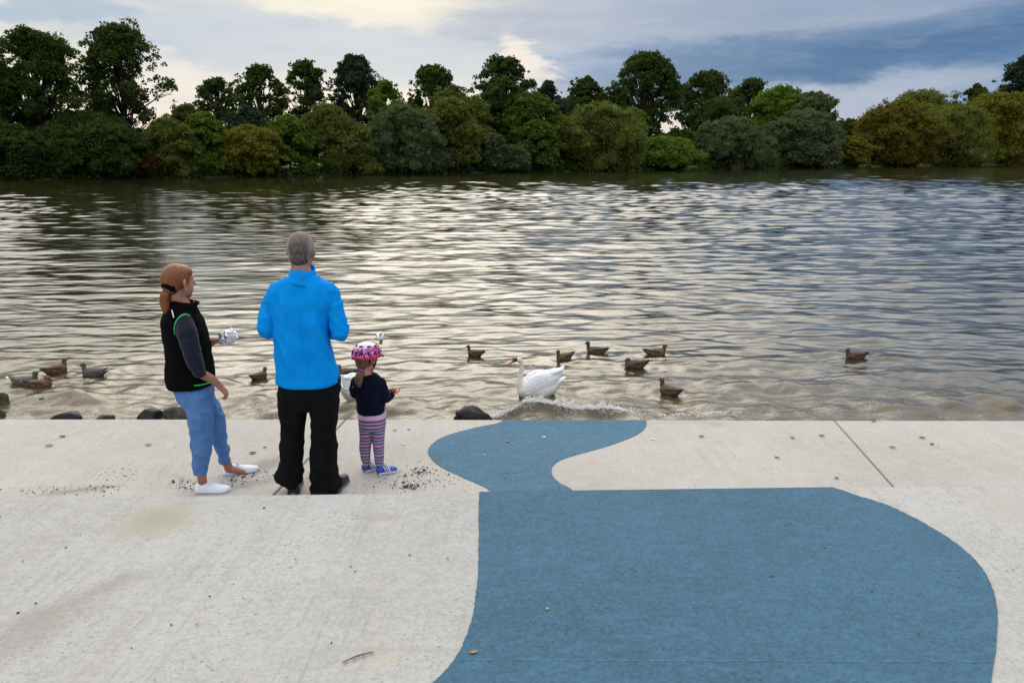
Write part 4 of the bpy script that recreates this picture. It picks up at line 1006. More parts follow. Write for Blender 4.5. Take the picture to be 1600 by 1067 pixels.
for (v0, v1, f0, f1) in ((tv, tv2, tf, tf2), (tv2, len(sleeves.v), tf2, len(sleeves.f))):
    g = Geo(); g.v = sleeves.v[v0:v1]; g.f = [tuple(i - v0 for i in f) for f in sleeves.f[f0:f1]]
    g.organic('sleeve', M['jacket_blue'], jk, vox=.007, smooth=3, fold=lambda p, n: mnoise.noise(Vector((p.x * 13 + p.z * 9, p.y * 11, p.z * 17))) * .013 + (1 - abs(mnoise.noise(Vector((p.x * 9, p.y * 9, p.z * 14))))) ** 5 * .010 - .003)
g = Geo()
rings = []
for (py, rr, dy) in ((438, .104, 0), (430, .088, 0), (422, .080, .0), (415.5, .076, .0), (416.5, .067, .0), (430, .066, .0)):
    c0 = P(474, py, dy - .005); rings.append([c0 + Vector((math.cos(t) * rr, math.sin(t) * rr * .95, -.020 * math.cos(t) + .018 * math.sin(t))) for t in [2 * PI * j / 30 for j in range(30)]])
g.rings(rings, cap=False); col_ = g.build('collar', M['jacket_blue'], jk)
g = Geo(); g.ell(P(471.5, 434.5, -.092), (.006, .004, .009), nu=8, nv=6); g.build('hanging_loop', plain('grey_tag', (.12, .12, .16), .6), jk)
g = Geo(); g.tube([P(529, 590, -.115), P(531, 593, -.09)], [.006, .006], 6); g.build('side_label', plain('dark_blue_tag', (.01, .06, .35), .6), jk)
def tfold(p, n):
    return mnoise.noise(Vector((p.x * 10, p.y * 8, p.z * 7))) * .016 + mnoise.noise(Vector((p.x * 22, p.y * 20, p.z * 19))) * .008 - .004 + (.012 * math.sin(p.z * 55 + p.x * 20) * max(0, 1 - p.z / .30))
g = Geo()
man.loft(g, [(588, 433, 530, .125, 0), (612, 433, 532, .135, 0), (628, 434, 532, .130, 0), (640, 436, 531, .11, 0)], ex=2.4)
man.loft(g, [(606, 434, 484, .12, .0), (630, 434, 480, .115, .0), (650, 436, 478.5, .105, .01), (680, 438, 475.5, .095, .02), (705, 438, 475, .092, .03), (722, 436, 475, .095, .03), (738, 431, 475, .105, .03), (748, 430, 474, .11, .03), (754, 436, 470, .10, .03)])
man.loft(g, [(606, 480, 532, .12, .0), (630, 483, 531, .115, .0), (650, 484, 529, .105, .0), (680, 485, 525, .095, .0), (705, 484.5, 526, .092, .0), (725, 484, 528, .095, .0), (745, 484, 531, .10, .0), (762, 484, 532, .11, .0), (771, 486, 530, .11, .0)])
g.organic('trousers', M['trousers_black'], man.root, vox=.008, smooth=3, fold=tfold)
M['shoe_black'] = plain('black_leather', (.012, .012, .013), .5); M['sole_grey'] = plain('grey_sole', (.16, .16, .16), .7)
h1 = P(459, 771, 0); h1.z = 0
hl = Vector((P(459, 760).x, -.02, 0)); shoe(man, hl, hl + Vector((-.05, .3, 0)), .29, M['shoe_black'], M['sole_grey'], .048, .09)
hl = Vector((P(521, 760).x, .0, 0)); shoe(man, hl, hl + Vector((.03, .28, 0)), .27, M['shoe_black'], M['sole_grey'], .045, .09)

# ---- the woman
M['vest_black'] = fabric('black_softshell', (.0035, .0035, .0042), .95, 300, .0, .2, .25, .06)
M['sleeve_navy'] = fabric('charcoal_navy_jersey', (.013, .016, .027), .85, 500, .15, .1, .2, .15)
M['jogger_blue'] = fabric('mid_blue_cotton', (.088, .205, .45), .9, 500, .0, .06, .3, .15)
M['green_trim'] = plain('green_trim', (.01, .42, .12), .6); M['pink'] = plain('pink_trim', (.65, .04, .12), .6)
M['hair_auburn'] = hair_mat('auburn_hair', (.075, .024, .007), (.26, .072, .011))
wom = Fig('person', 'red haired woman with a ponytail in a black vest and blue joggers holding crumpled foil', 318, 767)
P = wom.P; FW = Vector((.58, .81, -.04))
g = Geo(); hc = P(279.5, 440, .02); q = head(g, hc, FW, 1.06, P(285, 478, .02), .047)
wom.loft(g, [(484, 275, 300, .07, .02), (500, 268, 306, .10, .02), (540, 270, 316, .11, .02), (596, 274, 322, .11, .02)])
g.tube([P(291, 504, -.09), P(300, 545, -.11), P(312, 580, -.10), P(330, 592, -.05), P(342, 602, -.02)], [.030, .032, .034, .031, .024], 12)
hand(g, P(342, 602, -.02), P(356, 616, .01) - P(342, 602, -.02), (-.3, .2, -.9), .95, .95, 1)
g.tube([P(300, 508, .12), P(312, 540, .15), P(326, 537, .16), P(337, 532, .15)], [.030, .032, .029, .023], 12)
hand(g, P(337, 532, .15), Vector((1, .1, .25)), (0, .15, 1), .95, .5, -1)
g.tube([P(308, 615, -.04), P(316, 680, -.03), P(315, 735, -.02), P(317, 757, 0)], [.05, .036, .034, .032], 12)
g.tube([P(316, 615, .1), P(337, 672, .20), P(350, 710, .265), P(358, 733, .30)], [.05, .036, .034, .032], 12)
# feet inside the shoes
g.tube([P(315, 757, 0), P(340, 763, .03)], [.030, .022], 10); g.tube([P(359, 733, .30), P(380, 737, .32)], [.030, .022], 10)
g.organic('body', M['skin'], wom.root, vox=.007, smooth=2)
g = Geo(); Mx = rot_to(FW)
g.ell(q(0, -.020, .026), (.084, .102, .096), Mx); g.ell(q(0, -.056, -.020), (.066, .056, .066), Mx)
g.ell(q(.0, .018, .056), (.074, .074, .056), Mx)
TIE = q(0, -.12, -.005)
def hf(p, n): d_ = (p - TIE).normalized(); return .0022 * mnoise.noise(d_ * 16) + .001 * mnoise.noise(d_ * 34)
mh, kh, bh = new_mat('auburn_hair_combed_back'); vs_ = kh.node('ShaderNodeVectorMath', operation='SUBTRACT'); kh.put(vs_.inputs[0], kh.obj()); vs_.inputs[1].default_value = TIE
vn_ = kh.node('ShaderNodeVectorMath', operation='NORMALIZE'); kh.put(vn_.inputs[0], vs_.outputs[0]); sn_ = kh.noise(vn_.outputs[0], 17, 5, .7)
kh.put(bh.inputs['Base Color'], kh.mix(kh.ss(sn_, .36, .64), (.085, .026, .008), (.27, .074, .011))); bh.inputs['Roughness'].default_value = .42
kh.put(bh.inputs['Normal'], kh.bump(sn_, .5, .004))
hr = g.organic('hair', mh, wom.root, vox=.006, smooth=3, fold=hf)
g = Geo(); g.tube([P(265, 449, -.03), P(259, 460, -.05), P(257.5, 474, -.05), P(260, 490, -.05), P(262, 504, -.04)], [.026, .038, .038, .030, .008], 16, flat=(1, .8))
g.tube([P(263, 452, -.03), P(262, 470, -.03), P(263.5, 486, -.035), P(265, 491, -.03)], [.022, .028, .020, .006], 12)
g.organic('ponytail', M['hair_auburn'], hr, vox=.006, smooth=2, fold=lambda p, n: .006 * mnoise.noise(Vector((p.x * 110, p.y * 110, p.z * 9))))
g = Geo(); c0 = P(264, 448.5, -.035)
g.tube([P(254, 446.5, -.06), P(261, 447, -.075), P(270, 451.5, -.07), P(274, 454, -.03)], [.013, .020, .022, .013], 12); g.organic('hair_tie', M['vest_black'], hr, vox=.005, smooth=1, fold=lambda p, n: .003 * math.sin(p.x * 300))
face_bits(q, wom.root, .98, M['hair_auburn'])
g = Geo(); g.tube([q(.088, -.01, -.035), q(.089, -.01, -.042)], [.004, .003], 6); g.build('earring', plain('silver', (.7, .7, .7), .3, 1), wom.root)
g = Geo()
wom.loft(g, [(480, 264, 305, .10, .02), (488, 258, 308, .15, .02), (500, 256, 314, .175, .02), (520, 257, 322, .18, .02), (540, 261, 326, .17, .02), (556, 262, 328, .165, .02), (575, 261, 331.5, .175, .02), (590, 262, 333, .18, .02), (598, 263.5, 332.5, .18, .02), (601, 266, 331, .178, .02)], ex=2.2)
vest = g.organic('vest', M['vest_black'], wom.root, vox=.008, smooth=4, fold=lambda p, n: .007 * mnoise.noise(Vector((p.x * 12, p.y * 12, p.z * 14))))
g = Geo(); rings = []
for (py, rr, x0, fr) in ((486, .098, 285, 0), (478, .085, 286.5, .0), (470, .078, 287.5, .016), (469.5, .068, 287.5, .014), (480, .07, 286, 0)):
    c0 = P(x0, py, .01); ring = []
    for j in range(30):
        t = 2 * PI * j / 30; f_ = max(0, math.cos(t - .45)) ** 5
        ring.append(c0 + Vector((math.cos(t) * (rr + f_ * fr * 1.6), math.sin(t) * rr, -.012 * math.cos(t))))
    rings.append(ring)
g.rings(rings, cap=False); g.build('collar', M['vest_black'], vest)
g = Geo(); g.tube([P(303, 470.5, .02), P(309.5, 474, .03)], [.016, .012], 10, flat=(1, .5)); g.build('collar_flap', M['vest_black'], vest)
g = Geo(); g.tube([P(303.5, 469, .0), P(301.5, 479, .0), P(303.5, 489, .0)], [.004, .005, .005], 6); g.build('zip', M['pink'], vest)
g = Geo(); g.tube([P(268.5, 485, -.115), P(270, 490, -.13), P(271.5, 496, -.145)], [.004, .004, .003], 6); g.build('piping', plain('white_piping', (.75, .75, .78), .5), vest)
g = Geo(); g.tube([P(304, 602.5, -.165), P(316, 601.0, -.145), P(327, 598, -.09), P(331, 597, -.04)], [.004, .004, .004, .003], 8); g.build('hem_trim', M['green_trim'], vest)
g = Geo(); g.tube([P(289, 505, -.145), P(292, 520, -.165), P(300, 550, -.165), P(311, 581, -.13)], [wom.r(13), wom.r(15.5), wom.r(14), wom.r(10.5)], 16)
g.tube([P(300, 506, .17), P(309, 530, .18), P(316, 541, .17)], [.055, .05, .045], 14)
sl = g.organic('sleeve', M['sleeve_navy'], wom.root, vox=.007, smooth=3, fold=lambda p, n: .007 * mnoise.noise(Vector((p.x * 14, p.y * 12, p.z * 26))))
g = Geo(); g.tube([P(273.5, 523, -.18), P(272.5, 512, -.185), P(276, 501, -.185), P(283, 493.5, -.18), P(290, 491, -.17), P(297, 493, -.155)], [.003, .0045, .005, .005, .0045, .003], 8)
g.build('armhole_trim', M['green_trim'], vest)
def jf(p, n): return (1 - abs(mnoise.noise(Vector((p.x * 9 + p.z * 3, p.y * 6, p.z * 7 + 3))))) ** 6 * .012 - .004 + .009 * mnoise.noise(Vector((p.x * 13, p.y * 10, p.z * 5))) + .004 * mnoise.noise(Vector((p.x * 26, p.y * 20, p.z * 22))) + .004 * math.sin(p.z * 60 + 14 * p.x) * max(0, 1 - abs(p.z - .17) / .13) - .004
g = Geo()
wom.loft(g, [(592, 270, 330, .15, .02), (604, 270, 330, .165, .03), (618, 279, 332, .165, .04), (634, 287, 336, .14, .05)], ex=2.2)
wom.loft(g, [(606, 272, 326, .10, -.04), (630, 287, 331, .105, -.04), (650, 293, 333, .10, -.04), (672, 299, 333.5, .088, -.03), (692, 299, 332, .082, -.03), (712, 300, 328.5, .074, -.02), (730, 301, 326, .062, -.02), (742, 304, 324, .050, -.02)], ex=2.2)
wom.loft(g, [(606, 290, 330, .10, .10), (630, 303, 341, .10, .14), (650, 314, 348.5, .095, .17), (672, 325, 352.5, .085, .21), (690, 332, 355, .078, .24), (704, 338, 358, .068, .26), (715, 342, 359, .055, .27), (723, 344.5, 358.5, .045, .28)], ex=2.2)
g.organic('joggers', M['jogger_blue'], wom.root, vox=.008, smooth=4, fold=jf)
M['canvas_white'] = fabric('white_canvas', (.74, .76, .84), .8, 600, 0, .03); M['sole_white'] = plain('white_rubber', (.62, .64, .72), .6)
hl = P(309, 765, 0); hl.z = 0; hl = Vector((P(308, 766).x, -.01, 0)); shoe(wom, hl, hl + Vector((1, .06, 0)), .235, M['canvas_white'], M['sole_white'], .044, .062, M['canvas_white'])
hl = at_z(351, 741, 0) - wom.base; hl.z = 0; shoe(wom, hl, hl + Vector((.93, .36, 0)), .245, M['canvas_white'], M['sole_white'], .044, .062, M['canvas_white'])

# foil in her hand
bm = bmesh.new(); bmesh.ops.create_icosphere(bm, subdivisions=4, radius=1)
for v in bm.verts:
    d = v.co.normalized(); s_ = 1 + .26 * (abs(mnoise.noise(d * 3.1)) * 2 - .4) + .16 * (abs(mnoise.noise(d * 8 + Vector((4, 4, 4)))) * 2 - .4)
    v.co = Vector((d.x * .066 * s_, d.y * .045 * s_, d.z * .047 * s_))
bmesh.ops.rotate(bm, verts=bm.verts, matrix=Matrix.Rotation(-.45, 3, 'Y'))
me = bpy.data.meshes.new('foil'); bm.to_mesh(me); bm.free()
mfoil, kk2, bf2 = new_mat('aluminium_foil'); bf2.inputs['Base Color'].default_value = (.88, .88, .90, 1); bf2.inputs['Metallic'].default_value = 1; bf2.inputs['Roughness'].default_value = .24
kk2.put(bf2.inputs['Normal'], kk2.bump(kk2.noise(kk2.obj(), 55, 3, .6), .9, .02))
o = link('foil_packet', me, mfoil, None, wom.base + P(356, 526.5, .15), smooth=False); tag(o, 'crumpled silver foil packet held in the woman hand', 'foil packet')

# ---- the child
M['navy'] = fabric('dark_navy_knit', (.004, .006, .016), .92, 250, .05, .15, .25, .08)
M['shirt_pink'] = fabric('pale_pink_cotton', (.62, .40, .58), .85, 500)
M['hair_brown'] = hair_mat('brown_child_hair', (.055, .028, .012), (.20, .105, .045))
ch = Fig('person', 'small child in a pink bicycle helmet, dark jumper and striped leggings holding bread', 586, 738)
P = ch.P; FWc = Vector((.64, .77, -.10)); cs = .83
g = Geo(); hc = P(572.5, 562, .0); q = head(g, hc, FWc, cs, P(575, 590, 0), .046)
ch.loft(g, [(588, 562, 590, .05, 0), (620, 562, 598, .065, 0), (655, 563, 600, .07, 0)])
g.tube([P(556, 595), P(554, 616, -.02), P(564, 620, .10), P(578, 617, .17)], [.030, .028, .023, .018], 10)
hand(g, P(578, 617, .17), Vector((.8, .3, .1)), (.3, .2, .9), .58, .8, 1)
g.tube([P(595, 597), P(602, 622, -.03), P(608, 620, .0), P(613, 616, .01)], [.030, .028, .021, .017], 10)
hand(g, P(612.5, 616.5, .01), Vector((1, .3, .42)), (-.35, .1, 1), .60, .75, -1)
g.tube([P(571, 655), P(571, 690), P(571.5, 724)], [.045, .033, .024], 10); g.tube([P(592, 655, .0), P(593, 690, -.0), P(594, 727, -.01)], [.045, .033, .024], 10)
g.organic('body', M['skin_pale'], ch.root, vox=.005, smooth=2)
Mx = rot_to(FWc)
g = Geo(); g.ell(q(0, -.022, .018), (.080 * cs, .094 * cs, .090 * cs), Mx); g.ell(q(0, -.05, -.03), (.060 * cs, .052 * cs, .058 * cs), Mx)
hr = g.organic('hair', M['hair_brown'], ch.root, vox=.005, smooth=3, fold=lambda p, n: .002 * mnoise.noise(Vector((p.x * 130, p.y * 130, p.z * 30))))
g = Geo(); g.tube([P(564, 580, -.07), P(561.5, 588, -.09), P(560, 596, -.09), P(562.5, 604.5, -.08)], [.018, .031, .032, .010], 14, flat=(1, .8))
g.organic('ponytail', M['hair_brown'], hr, vox=.005, smooth=2, fold=lambda p, n: .005 * mnoise.noise(Vector((p.x * 130, p.y * 130, p.z * 12))))
g = Geo(); g.tube([P(562, 578, -.075), P(567, 579, -.075)], [.013, .013], 10); g.build('hair_tie', plain('purple_band', (.30, .05, .28), .6), hr)
face_bits(q, ch.root, cs, M['hair_brown'])
def stripes():
    m, k, b = new_mat('striped_knit'); o = k.xyz(k.obj()); z = k.m('ADD', o[2], k.m('MULTIPLY', k.noise(k.obj(), 9, 2), .012))
    f = k.m('FRACT', k.m('MULTIPLY', z, 1 / .078)); cr = k.node('ShaderNodeValToRGB'); cr.color_ramp.interpolation = 'CONSTANT'; k.put(cr.inputs[0], f)
    cols = [(.0, (.36, .42, .62)), (.10, (.30, .035, .13)), (.22, (.022, .15, .23)), (.34, (.42, .45, .64)), (.42, (.33, .05, .17)), (.54, (.10, .05, .12)), (.64, (.40, .42, .62)), (.72, (.02, .11, .19)), (.84, (.34, .04, .15)), (.94, (.28, .15, .32))]
    el_ = cr.color_ramp.elements
    el_[0].position = 0; el_[0].color = (*cols[0][1], 1); el_[1].position = cols[1][0]; el_[1].color = (*cols[1][1], 1)
    for p_, c_ in cols[2:]: e = el_.new(p_); e.color = (*c_, 1)
    k.put(b.inputs['Base Color'], cr.outputs[0]); b.inputs['Roughness'].default_value = .9; return m
M['stripes'] = stripes()
g = Geo()
ch.loft(g, [(646, 560, 602, .085, 0), (660, 560, 603, .09, 0), (670, 561, 602, .08, 0)])
ch.loft(g, [(660, 560.5, 583, .07, 0), (680, 562, 581.5, .058, 0), (700, 561.5, 579.5, .048, 0), (714, 563.5, 578.5, .036, 0), (722, 565.5, 578, .03, 0)])
ch.loft(g, [(660, 580, 603, .07, 0), (680, 581.5, 601, .058, 0), (700, 583, 600, .048, -.01), (716, 585, 600, .036, -.01), (726, 586.5, 599, .03, -.01)])
g.organic('leggings', M['stripes'], ch.root, vox=.005, smooth=3, fold=lambda p, n: .003 * mnoise.noise(p * 22))
g = Geo(); ch.loft(g, [(632, 560, 602, .095, 0), (648, 559, 603.5, .10, 0), (651, 559, 604, .102, 0)]); g.organic('shirt', M['shirt_pink'], ch.root, vox=.006, smooth=2, fold=lambda p, n: .005 * mnoise.noise(Vector((p.x * 30, p.y * 30, 0))))
g = Geo()
ch.loft(g, [(583, 565, 587, .045, 0), (587, 555, 593, .065, 0), (593, 550, 598, .08, 0), (605, 552, 600, .092, 0), (622, 556, 602, .10, 0), (640, 558, 603, .105, 0), (643.5, 560, 602, .105, 0)])
g.tube([P(555, 594), P(552.5, 606, -.01), P(553.5, 614, -.03), P(560, 618, .06), P(570, 616, .12)], [ch.r(6.5), ch.r(7), ch.r(7), ch.r(6), ch.r(5)], 12)
g.tube([P(596, 596), P(600, 610, -.02), P(602.5, 622, -.04), P(607.5, 620, -.01), P(612, 617, .01)], [ch.r(7), ch.r(7.5), ch.r(8), ch.r(7), ch.r(5.5)], 12)
g.organic('jumper', M['navy'], ch.root, vox=.006, smooth=3, fold=lambda p, n: .005 * mnoise.noise(Vector((p.x * 20, p.y * 20, p.z * 24))))
M['shoe_blue'] = plain('blue_mesh_shoe', (.035, .06, .36), .6, nscale=60, var=.35)
M['stripe_white'] = plain('white_stripe', (.75, .78, .85), .5); M['sock'] = plain('dark_pink_sock', (.22, .02, .08), .8)
for (px, py, dx, dy_, ax) in ((567, 737, .75, .55, 571.5), (589, 740.5, .90, .38, 594)):
    hl = at_z(px, py, 0) - ch.base; hl.z = 0; d = Vector((dx, dy_, 0)).normalized(); t = Vector((d.y, -d.x, 0))
    s_ = shoe(ch, hl, hl + d, .155, M['shoe_blue'], M['sole_white'], .034, .060, M['stripe_white'])
    g = Geo()
    for i in range(3):
        a = hl + d * (.062 + i * .017) + t * .035 + Vector((0, 0, .018)); b_ = hl + d * (.045 + i * .017) + t * .018 + Vector((0, 0, .062 - i * .006)); mid_ = a.lerp(b_, .5) + t * .009 + Vector((0, 0, .005))
        g.tube([a, mid_, b_], [.0036] * 3, 6)
    g.build('side_stripe', M['stripe_white'], s_)
    g = Geo(); sx = P(ax, 726); g.tube([Vector((sx.x, hl.y + .03, .055)), Vector((sx.x, hl.y + .03, .10))], [.027, .026], 12); g.build('sock', M['sock'], ch.root)

# helmet
hel = empty('bicycle_helmet', ch.base + q(0, -.005, .05)); tag(hel, 'white, pink and red bicycle helmet worn by the child', 'helmet')
m, k, b = new_mat('helmet_shell'); Pn = k.obj(); o = k.xyz(Pn)
vn = k.node('ShaderNodeTexVoronoi'); k.put(vn.inputs['Vector'], Pn); vn.inputs['Scale'].default_value = 105
dots = k.m('LESS_THAN', vn.outputs['Distance'], .40); hsv = k.xyz(vn.outputs['Color'])
pink = k.mix(k.m('GREATER_THAN', hsv[0], .45), (.55, .01, .22), (.30, .01, .16)); pink = k.mix(k.m('MULTIPLY', dots, k.m('GREATER_THAN', hsv[1], .35)), pink, (.85, .62, .78))
zz = k.m('ADD', o[2], k.m('MULTIPLY', k.m('SUBTRACT', k.noise(Pn, 22, 3), .5), .035))
c = k.mix(k.ss(zz, -.006, -.001), (.52, .018, .035), pink); c = k.mix(k.ss(zz, .056, .068), c, (.72, .70, .84))
k.put(b.inputs['Base Color'], c); b.inputs['Roughness'].default_value = .28
def hq(v): return Mx @ v
g = Geo(); rings = []
aa, bb_, cc_ = .097, .118, .090
for i in range(15):
    ph = (i / 14) * PI * .5; rr = math.cos(ph); zz_ = math.sin(ph)
    ring = []
    for j in range(40):
        t = 2 * PI * j / 40; x, y = math.cos(t), math.sin(t)
        ridge = 1 + .020 * math.cos(7 * t) * rr
        drop = -.022 * (1 - zz_) * (1 + .45 * (-y))           # lower at the back of the head
        ring.append(hq(Vector((x * aa * max(rr, .03) ** .8 * ridge, y * bb_ * max(rr, .03) ** .8 * ridge, zz_ * cc_ + drop))))
    rings.append(ring)
g.rings(rings); sh = g.build('shell', m, hel)
vb = plain('helmet_vent', (.01, .01, .012), .8)
def surf(t, ph):
    rr = math.cos(ph); zz_ = math.sin(ph); ridge = 1 + .020 * math.cos(7 * t) * rr
    return hq(Vector((math.cos(t) * aa * rr ** .8 * ridge, math.sin(t) * bb_ * rr ** .8 * ridge, zz_ * cc_ - .022 * (1 - zz_) * (1 - .45 * math.sin(t)))))
def vent(t, ph, lt, lp):
    g = Geo(); p = surf(t, ph); pu = surf(t + .1, ph) - p; pv = surf(t, ph + .1) - p; n_ = pu.cross(pv).normalized(); pu.normalize(); pv.normalize()
    Mv = Matrix((pu, pv, n_)).transposed(); g.ell(p, (lt, lp, .004), Mv, nu=16, nv=6); g.build('vent', vb, sh)
for i in range(9): vent(R(200 + i * 27), .42, .009, .017)
for i in range(6): vent(R(205 + i * 45), .92, .018, .008)
for i in range(4): vent(R(20 + i * 45), .75, .013, .012)
g = Geo(); rings = []
for (oo, zz_) in ((.0, -.004), (.030, -.012), (.031, -.016), (.0, -.010)):
    rings.append([hq(Vector((math.cos(t) * (aa * .97 + oo * .5), math.sin(t) * (bb_ * .97 + oo), zz_))) for t in [R(35 + j * 110 / 16) for j in range(17)]])
vv = [p for r_ in rings for p in r_]; ff = []
for i in range(4):
    for j in range(16):
        a = i * 17 + j; c_ = ((i + 1) % 4) * 17 + j; ff.append((a, a + 1, c_ + 1, c_))
me = bpy.data.meshes.new('visor'); me.from_pydata([tuple(p) for p in vv], [], ff); link('visor', me, vb, hel)
g = Geo(); L_ = hel.location - ch.base
for s_ in (-1, 1):
    g.tube([hq(Vector((s_ * .082, .03, -.012))), hq(Vector((s_ * .064, .035, -.07))), hq(Vector((0, .055, -.135)))], [.0055] * 3, 6); g.tube([hq(Vector((s_ * .080, -.05, -.02))), hq(Vector((s_ * .066, .02, -.075)))], [.0055] * 2, 6)
g.ell(hq(Vector((0, .055, -.135))), (.012, .012, .016)); g.build('chin_strap', vb, hel)
g = Geo(); p = surf(R(252), .06)
rings = []
for rr in (.007, .010, .012, .009): pass
pu = (surf(R(254), .06) - p).normalized(); pv = (surf(R(252), .2) - p).normalized()
g.tube([p + (pu * math.cos(t) + pv * math.sin(t)) * .010 for t in [2 * PI * j / 12 for j in range(13)]], [.0025] * 13, 6); g.build('emblem_ring', M['stripe_white'], sh)

g = Geo(); g.ell((0, 0, 0), (.026, .022, .017)); g.ell((-.024, .0, -.003), (.016, .014, .011)); g.ell((.012, -.012, .004), (.014, .012, .012))
bo = g.organic('bread_piece', plain('toasted_crust', (.34, .085, .03), .8, nscale=60, var=.35, bumpd=.004), None, vox=.004, smooth=1, fold=lambda p, n: .003 * mnoise.noise(p * 90), loc=ch.base + P(614, 609.5, .015))
tag(bo, 'small reddish brown piece of bread held up in the child hand', 'bread')

# ------------------------------------------------------------------ leaves, grit and litter on the concrete
M['grit'] = plain('black_grit', (.018, .017, .016), .9)
def grit(name, spec, label, z):
    V, Fc = [], []; rg = np.random.default_rng(len(spec) * 13)
    ico = bmesh.new(); bmesh.ops.create_icosphere(ico, subdivisions=1, radius=1); iv = np.array([v.co[:] for v in ico.verts]); jf_ = np.array([[v.index for v in f.verts] for f in ico.faces]); ico.free()
    for (px, py, sx, sy, n, smin, smax) in spec:
        n = n if n == 1 else int(n * 1.5)
        for i in range(n):
            x, y = (px + rg.normal(0, sx), py + rg.normal(0, sy)) if n > 1 else (px, py)
            lim = (655.5 if z == 0 else ny(x)) + 2
            if y < lim or (z == 0 and y > ny(x) + 4): continue
            p = np.array(at_z(x, y, z)); s = rg.uniform(smin, smax) * (.9 if n == 1 else .18 + .52 * rg.uniform() ** 2)
            q_ = iv * (1 + .35 * rg.normal(0, 1, (len(iv), 1)).clip(-1, 1)) * s * np.array([rg.uniform(.7, 1.5), rg.uniform(.7, 1.3), .45]); a = rg.uniform(0, 6.28)
            q_ = q_ @ np.array([[math.cos(a), -math.sin(a), 0], [math.sin(a), math.cos(a), 0], [0, 0, 1]]).T + p + np.array([0, 0, s * .3 + .003])
            V.append(q_); Fc.append(jf_ + len(iv) * (len(V) - 1))
    tag(link(name, np_mesh(name, np.concatenate(V), np.concatenate(Fc)), M['grit'], smooth=False), label, 'grit', kind='stuff')
grit('grit', [(55, 768, 30, 3, 45, .003, .010), (90, 763, 14, 3, 50, .003, .010), (150, 765, 22, 5, 70, .003, .011), (190, 745, 18, 10, 40, .003, .009), (205, 738, 10, 12, 40, .003, .009), (283, 756, 9, 5, 40, .004, .016), (300, 762, 12, 4, 20, .004, .012),
              (380, 748, 18, 5, 70, .004, .015), (366, 755, 12, 5, 40, .004, .013), (405, 740, 12, 4, 25, .004, .012), (560, 766, 20, 4, 25, .003, .010), (590, 755, 25, 8, 30, .003, .011), (640, 745, 20, 8, 70, .004, .014), (660, 737, 10, 4, 60, .004, .016),
              (640, 761, 12, 2.5, 60, .004, .016), (690, 748, 28, 10, 90, .003, .011), (660, 752, 30, 10, 60, .003, .009), (760, 720, 50, 14, 40, .003, .009), (790, 740, 12, 2, 18, .003, .009), (850, 762, 20, 2, 14, .003, .009), (480, 745, 14, 8, 25, .003, .009),
              (240, 700, 90, 25, 30, .003, .007), (800, 690, 60, 18, 20, .003, .007), (1300, 700, 160, 25, 40, .003, .008)],
     'loose black grit scattered on the lower terrace around the feet', 0)
one = [(462, 874), (548, 886), (413, 794), (103, 856), (126, 837), (28, 958), (56, 943), (206, 1013), (268, 977), (328, 976), (328, 932), (555, 893), (518, 1005), (465, 977), (640, 868), (36, 877), (1288, 857), (887, 867), (1500, 920), (1205, 902), (1380, 915), (1206, 1040), (0, 808), (1498, 903), (700, 873), (780, 915), (1362, 925), (1037, 1015)]
grit('grit', [(x, y, 0, 0, 1, .0035, .0065) for x, y in one] + [(400, 920, 260, 90, 160, .0015, .0035), (1150, 900, 260, 90, 160, .0015, .0035), (1480, 820, 90, 40, 60, .0015, .004)], 'tiny dark pebbles scattered on the upper terrace', NEAR)

def leaf_mat(n_, c): return plain(n_, c, .8, nscale=40, var=.3)
LM = {'brown': leaf_mat('dry_brown_leaf', (.16, .07, .04)), 'dark': leaf_mat('dark_wet_leaf', (.045, .030, .022)), 'tan': leaf_mat('tan_leaf', (.34, .20, .09)), 'yellow': leaf_mat('yellow_leaf', (.50, .30, .06))}
def fallen(px, py, z, L, rz, mat, label):
    n = 9; V = []; Fc = []
    for i in range(n):
        t = i / (n - 1); w_ = L * .28 * math.sin(PI * min(t * .95 + .04, 1)) ** .8 * (1 + .2 * math.sin(i * 2.3)); zc = .003 + L * .10 * (t - .5) ** 2 * 4
        for s_ in (-1, 0, 1): V.append((L * (t - .5), s_ * w_, zc + (abs(s_) * w_ * .35)))
    for i in range(n - 1):
        for j in (0, 1): a = i * 3 + j; Fc.append((a, a + 3, a + 4, a + 1))
    m0 = len(V); V += [(x, y, z_ - .0015) for x, y, z_ in V]; Fc += [tuple(m0 + i for i in reversed(f)) for f in list(Fc)]
    me = bpy.data.meshes.new('fallen_leaf'); me.from_pydata(V, [], Fc)
    o = link('fallen_leaf', me, LM[mat], None, at_z(px, py, z) + Vector((0, 0, .0045))); o.rotation_euler = (0, 0, rz); tag(o, label, 'leaf', 'leaves lying on the terrace')
fallen(1096, 683, 0, .05, .3, 'brown', 'round brown leaf on the lower terrace right of the painted path end')
fallen(1214, 716, 0, .045, -.7, 'brown', 'brown leaf tilted on the lower terrace left of the right joint')
fallen(1238, 685, 0, .04, .0, 'dark', 'dark flat leaf on the lower terrace between the brown leaf and the right joint')
fallen(1284, 682, 0, .05, -.1, 'dark', 'dark leaf scrap nearest the left side of the right joint')
fallen(1365, 659, 0, .05, .0, 'dark', 'dark leaf lying on the far edge right of the right joint')
fallen(1394, 700, 0, .05, -.4, 'brown', 'brown leaf just right of the right joint')
fallen(1441, 685, 0, .05, -.1, 'dark', 'dark leaf, left of the pair far right on the lower terrace')
fallen(1456, 695, 0, .045, .4, 'dark', 'dark leaf, lower of the pair far right on the lower terrace')
fallen(1307, 748, 0, .035, .2, 'dark', 'dark leaf scrap close above the corner of the big blue shape')
fallen(98, 683, 0, .055, .1, 'dark', 'dark leaf on the lower terrace at far left, upper one')
fallen(77, 697, 0, .07, .2, 'tan', 'pale curled leaf on the lower terrace at far left, lower one')
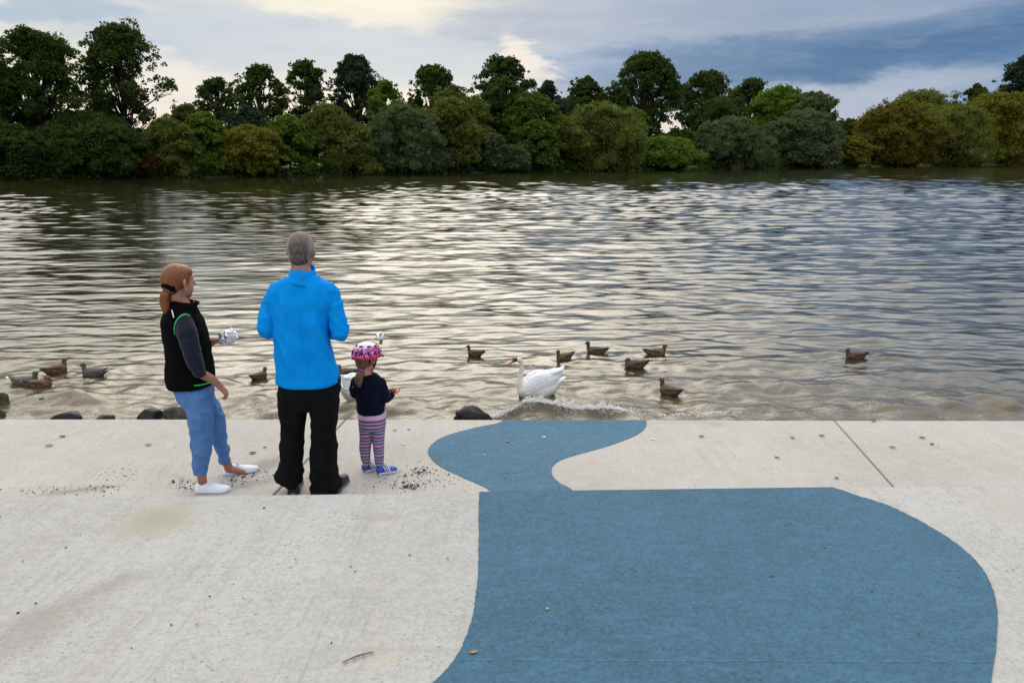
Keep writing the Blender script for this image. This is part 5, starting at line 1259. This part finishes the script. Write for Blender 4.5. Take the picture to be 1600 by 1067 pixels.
fallen(232, 696, 0, .06, .0, 'tan', 'tan leaf on the lower terrace left of the woman')
fallen(395, 709, 0, .06, .1, 'dark', 'dark leaf between the woman and the man')
fallen(414, 700, 0, .035, .3, 'dark', 'small dark leaf near the man left leg')
fallen(617, 673, 0, .04, .3, 'tan', 'tan leaf just right of the child legs')
fallen(639, 672, 0, .03, .1, 'dark', 'small dark leaf right of the tan one by the child')
fallen(793, 691, 0, .04, .2, 'tan', 'tan leaf lying on the upper blue paint')
fallen(855, 953, NEAR, .022, .8, 'yellow', 'tiny orange yellow leaf on the big blue shape')
fallen(740, 1021, NEAR, .035, .3, 'tan', 'tan leaf scrap at the left border of the big blue shape')
fallen(309, 976, NEAR, .02, .8, 'yellow', 'tiny yellow leaf on the pale upper terrace')
# paper scraps and droppings
def scrap(px, py, z, r_, label, seed, col=(.55, .55, .54)):
    rg = random.Random(seed); n = 18; V = [(0, 0, .006)] ; Fc = []
    for i in range(n):
        t = 2 * PI * i / n; q_ = r_ * .7 * rg.uniform(.35, 1.1); V.append((math.cos(t) * q_ * .9, math.sin(t) * q_ * .9, .0015))
    for i in range(n): Fc.append((0, 1 + i, 1 + (i + 1) % n))
    me = bpy.data.meshes.new('dropping'); me.from_pydata(V, [], Fc)
    o = link('bird_dropping', me, plain('dropping', col, .7, nscale=80, var=.3), None, at_z(px, py, z) + Vector((0, 0, .0045))); tag(o, label, 'bird dropping', 'bird droppings on the terrace')
scrap(850, 683, 0, .035, 'white dropping on the upper part of the painted path', 1)
scrap(1020, 687, 0, .03, 'white dropping on bare concrete right of the painted path end', 2)
scrap(757, 711, 0, .02, 'pale dropping on the left bulge of the painted path', 3, (.35, .45, .45))
scrap(630, 694, 0, .035, 'faint white dropping right of the child', 4, (.58, .57, .55))
g = Geo(); a = at_z(536, 1036, NEAR); b_ = at_z(583, 1020, NEAR)
tw = empty('twig', a.lerp(b_, .5)); cc = tw.location
g.tube([a - cc + Vector((0, 0, .006)), Vector((0, .004, .010)), b_ - cc + Vector((0, 0, .006))], [.002, .0034, .002], 8); g.build('stem', plain('red_brown_twig', (.20, .125, .095), .9), tw)
g = Geo()
for i in range(7):
    t = (i + .5) / 7; p = (a - cc).lerp(b_ - cc, t); s_ = 1 if i % 2 else -1
    g.tube([p + Vector((0, 0, .008)), p + Vector((.012, s_ * .014, .009))], [.0028, .001], 6)
g.build('side_shoots', plain('dry_shoots', (.26, .18, .14), .9), tw); tag(tw, 'reddish brown twig lying on the pale upper terrace', 'twig')
print('objects', len(bpy.data.objects))
